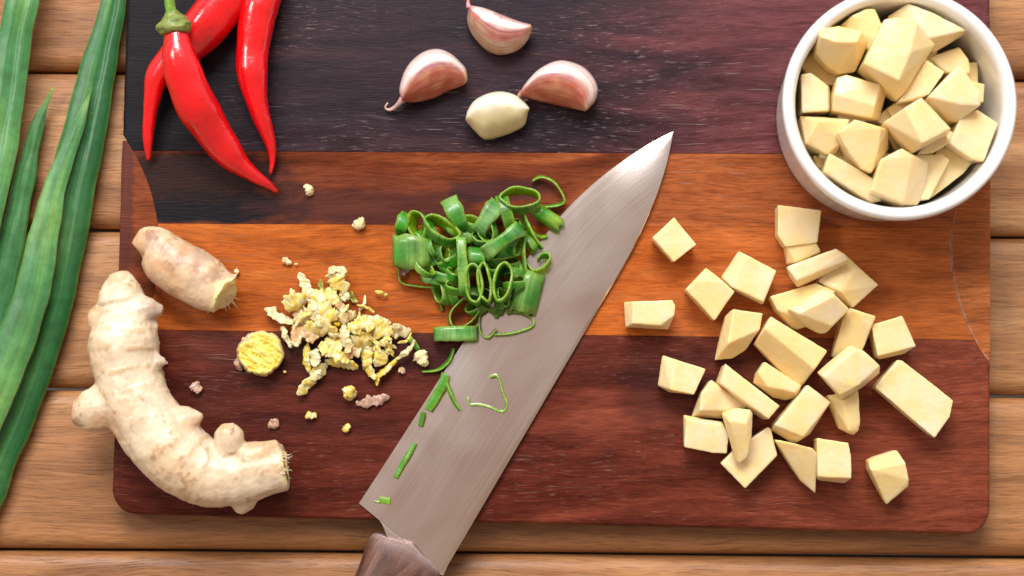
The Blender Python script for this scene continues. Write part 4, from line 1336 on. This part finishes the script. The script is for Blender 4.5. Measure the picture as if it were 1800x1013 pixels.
def band(c, axis, major, b, label, tone=0.5, z=8, arc=None, seed=0, th=0.00075):
    """Ring cut from a leaf. c px; axis (dx, dy px, dz mm) = its width; major (dx, dy px) half axis; b mm = other half axis."""
    C = np.array(P(c[0], c[1], z))
    ax_ = np.array((axis[0] * PX, -axis[1] * PX, axis[2] * MM)) * 1.12
    mj = np.array((major[0] * PX, -major[1] * PX, 0.0))
    mn = np.cross(ax_, mj)
    mn = mn / max(np.linalg.norm(mn), 1e-12) * b * MM
    n = 44
    a0, a1 = arc if arc else (0, 360)
    ang = np.radians(np.linspace(a0, a1, n, endpoint=bool(arc)))
    rr = [1 + 0.20 * nz(math.cos(a), math.sin(a), seed, 0.9, seed) for a in ang]
    mid = [C + (mj * math.cos(a) + mn * math.sin(a)) * r_ for a, r_ in zip(ang, rr)]
    w = [ax_ * (1.08 + 0.30 * nz(math.cos(a), math.sin(a), 3, 1.2, seed + 4)) for a in ang]
    if np.dot(np.cross(np.array(mid[1]) - mid[0], ax_), np.array(mid[0]) - C) < 0:
        mid = mid[::-1]; w = w[::-1]
    return shell(mid, w, th, not arc, 'green_onion_ring', label, tone=tone, seed=seed)
def strand(path, w, label, tone=0.4, n=30, seed=0, taper=0.25, th=0.0008):
    """Loose curl: path (x, y, z mm), w = width vector (dx, dy px, dz mm)."""
    p_ = spline([P(*q) for q in path], n)
    wv = np.array([(w[0] * PX, -w[1] * PX, w[2] * MM)] * n)
    return shell(p_, wv, th, False, 'green_onion_strand', label, tone=tone, seed=seed, taper=taper)

HID = 'shaded green onion piece inside the chopped onion heap'
band((916,352),(0,9,-5),(33,-3),4.2,'open green onion ring lying flat at the top of the heap',0.25,z=11,seed=1)
band((801,376),(23,-11,0),(13,27),4.6,'broad green onion band leaning at the top left of the heap',0.75,z=9,seed=2)
band((858,382),(20,13,0),(-17,26),5.5,'arched pale green onion band at the top centre of the heap',0.95,z=9,seed=3)
band((725,442),(0,44,-1),(33,2),4.6,'widest green onion band at the left end of the heap',0.55,z=7,seed=4)
band((774,407),(-5,12,-5),(28,15),4.0,'oval green onion ring seen from the side at left',0.45,z=11,seed=5)
band((741,400),(14,7,-4),(7,25),4.0,'curled light green onion ring at the left of the heap',0.3,z=9,seed=6)
band((708,394),(16,8,0),(-6,17),3.6,'dark green onion piece at the upper left tip of the heap',0.4,z=6,seed=7)
band((814,470),(14,1,0),(4,53),3.6,'narrow upright green onion band in the middle of the heap',0.35,z=13,seed=8)
band((834,503),(1,4,-9),(2,34),2.9,'slim onion loop, left one of three side by side',0.3,z=13,seed=9,th=0.0013)
band((853,499),(3,3,-9),(5,33),2.3,'slim onion loop, middle one of three side by side',0.3,z=13,seed=10,th=0.0013)
band((884,498),(2,4,-10),(-6,32),3.3,'wider onion loop, right one of three side by side',0.45,z=13,seed=11,th=0.0013)
band((838,452),(23,2,0),(2,15),4.2,'bluish green onion band just above the three loops',0.9,z=10,seed=12)
band((884,424),(13,16,0),(32,-23),3.6,'slanting green onion band above the blade in the heap',0.7,z=13,seed=13)
band((924,513),(-15,60,0),(22,5),3.6,'large bright onion band resting on the blade',0.6,z=6.0,seed=14)
band((798,587),(0,22,0),(40,-1),3.8,'lowest onion band, beside the knife edge',0.7,z=4.2,seed=15)
band((816,550),(-3,3,-5),(20,-24),4.4,'thin open onion hoop below the heap',0.25,z=4,seed=16, th=0.0008)
band((762,494),(4,11,0),(20,3),3.0,'small onion band low at the left of the heap',0.7,z=5,seed=17)
band((890,375),(17,-3,0),(9,30),3.4,'upright yellow green onion band below the flat ring',0.15,z=10,seed=18)
band((963,383),(34,22,-1),(-7,9),2.4,'small tubular onion piece pointing to the blade at right',0.15,z=6,seed=19)
for i, (x, y, ax_, mj, tn) in enumerate([(776,470,(16,10,0),(14,20),0.4),(792,458,(14,12,-2),(18,-12),0.3),(782,490,(6,14,0),(22,6),0.5),(776,516,(14,6,-2),(6,18),0.2),
        (793,512,(12,-6,0),(8,20),0.3),(888,446,(10,14,0),(22,-6),0.3),(893,462,(8,12,-2),(22,4),0.2),(822,418,(12,12,0),(18,-8),0.2),(868,455,(8,14,-2),(20,8),0.3),
        (752,462,(12,16,0),(14,-10),0.4),(805,440,(14,10,0),(-8,18),0.5),(862,530,(10,8,-2),(12,16),0.2),(838,540,(10,6,-2),(14,-10),0.2),(920,405,(10,12,-1),(16,8),0.2),(850,425,(12,14,-2),(16,8),0.2)]):
    band((x, y), ax_, mj, 3.0, HID, tn, z=4.0 + (i % 3) * 1.2, seed=30 + i)
rn = random.Random(23)
spots = [(748,425),(765,440),(745,470),(800,405),(815,430),(830,395),(845,415),(862,405),(880,430),(905,395),(905,430),(930,425),(900,485),(870,475),(850,470),(815,455),(795,480),(800,500),
         (780,450),(825,480),(865,500),(905,505),(760,415),(835,520),(880,520)]
for i, (x, y) in enumerate(spots):
    a_ = rn.uniform(0, 2 * math.pi)
    w_, l_ = rn.uniform(7, 14), rn.uniform(12, 21)
    band((x + rn.uniform(-5, 5), y + rn.uniform(-5, 5)), (w_ * math.cos(a_), w_ * math.sin(a_), rn.uniform(-3.5, 0.5)), (-l_ * math.sin(a_), l_ * math.cos(a_)), rn.uniform(2.0, 3.4),
         'short green onion slice overlapped by others in the chopped onion heap', rn.uniform(0.0, 0.8), z=rn.uniform(5, 10.5), seed=200 + i, th=0.0006)
strand([(935,318,2),(945,312,2.5),(955,311,3),(973,319,3.5),(986,336,3.5),(992,353,3),(982,360,2.5),(953,364,2.5)],(1,5,2.4),'thin dark onion curl reaching out at the top right of the heap',0.35,seed=20)
strand([(917,370,8),(925,392,9),(936,415,9.5),(953,438,8)],(7,-2,3),'dark glossy onion strand running from the ring to the blade',0.1,seed=21)
strand([(930,392,4),(938,408,4),(950,416,3.5),(962,414,3)],(1,6,2),'pale green onion strip under the dark glossy strand',0.2,seed=22)
strand([(928,468,8),(938,479,9),(955,474,9.5),(967,460,9.5),(964,450,9),(952,450,9),(945,458,9)],(1,11,-3),'yellow green onion curl at the top of the band on the blade',0.0,seed=23)
strand([(922,416,11),(920,440,11),(922,462,10),(923,484,9)],(6,1,2),'thin upright onion strip left of the yellow curl',0.4,seed=24)
strand([(856,430,10),(850,446,10),(868,455,9),(903,451,8)],(1,4,3),'thin looping onion strip in the middle of the heap',0.4,seed=25)
strand([(890,550,5),(906,547,5.5),(922,551,5.5),(937,562,5),(935,573,5),(904,585,4.5),(868,588,4.5)],(0,3,3),'large thin onion hoop lying open on the blade',0.4,seed=26)
strand([(849,538,4),(842,560,4),(844,584,4.5),(857,593,4.5),(873,579,5)],(2,2,3),'thin onion curl crossing the knife edge below the heap',0.4,seed=27)
strand([(699,448,3),(700,480,3),(706,497,2.5),(730,503,2.5),(764,506,3)],(2,2,2.6),'pale thin onion strip hanging below the widest band',0.7,seed=28)
strand([(876,522,6),(875,540,5),(871,558,4)],(10,2,0),'short onion flap hanging onto the blade',0.4,seed=29)
strand([(770,396,4),(778,389,5),(784,382,5)],(2,4,2),'tiny onion sliver at the upper left of the heap',0.3,seed=60)
strand([(797,612,1.5),(789,634,1.8),(770,650,1.5),(742,654,1.2)],(5,3,1.4),'dark onion strip at the knife edge below the heap',0.1,seed=61)
strand([(714,588,2),(724,600,2.5),(735,614,2)],(8,-5,1),'short dark onion strip beside the whitish ginger scrap',0.5,seed=62)
strand([(768,524,1.5),(774,536,1.5),(777,546,1)],(3,1,1.2),'tiny onion sliver on the orange strip below the heap',0.3,seed=63)
strand([(861,663,4),(874,660,5),(880,676,5),(884,692,5.5),(891,712,5.5),(884,724,5),(862,716,4.5),(840,711,4),(826,711,3.5),(823,699,3)],(1,3,2.6),'thin onion curl lying alone in the middle of the blade',0.4,seed=64,n=44)
strand([(783,657,3),(778,676,3.2),(768,694,3),(752,722,2.6)],(15,7,0.6),'bright onion scrap stuck on the ground edge of the blade',0.25,seed=65)
strand([(784,674,3.5),(793,695,3.5),(800,710,3.2),(808,722,3)],(5,-2,1),'thin onion strip branching off the bright scrap on the blade',0.3,seed=66)
strand([(743,724,2.4),(741,736,2.4),(738,750,2.2)],(9,2,0),'small onion chip near the blade edge under the bright scrap',0.3,seed=67)
strand([(729,779,2.6),(716,802,2.8),(704,822,2.6),(695,841,2.4)],(8,4,0.6),'straight thin onion sliver on the lower blade edge',0.2,seed=68)
strand([(667,878,2.3),(676,880,2.4),(686,881,2.3)],(0,12,0.4),'square onion chip at the heel of the blade',0.35,seed=69,taper=0)
strand([(657,881,1.8),(666,884,1.9)],(0,3,0.3),'tiny pale crumb at the heel of the blade',0.9,seed=70)
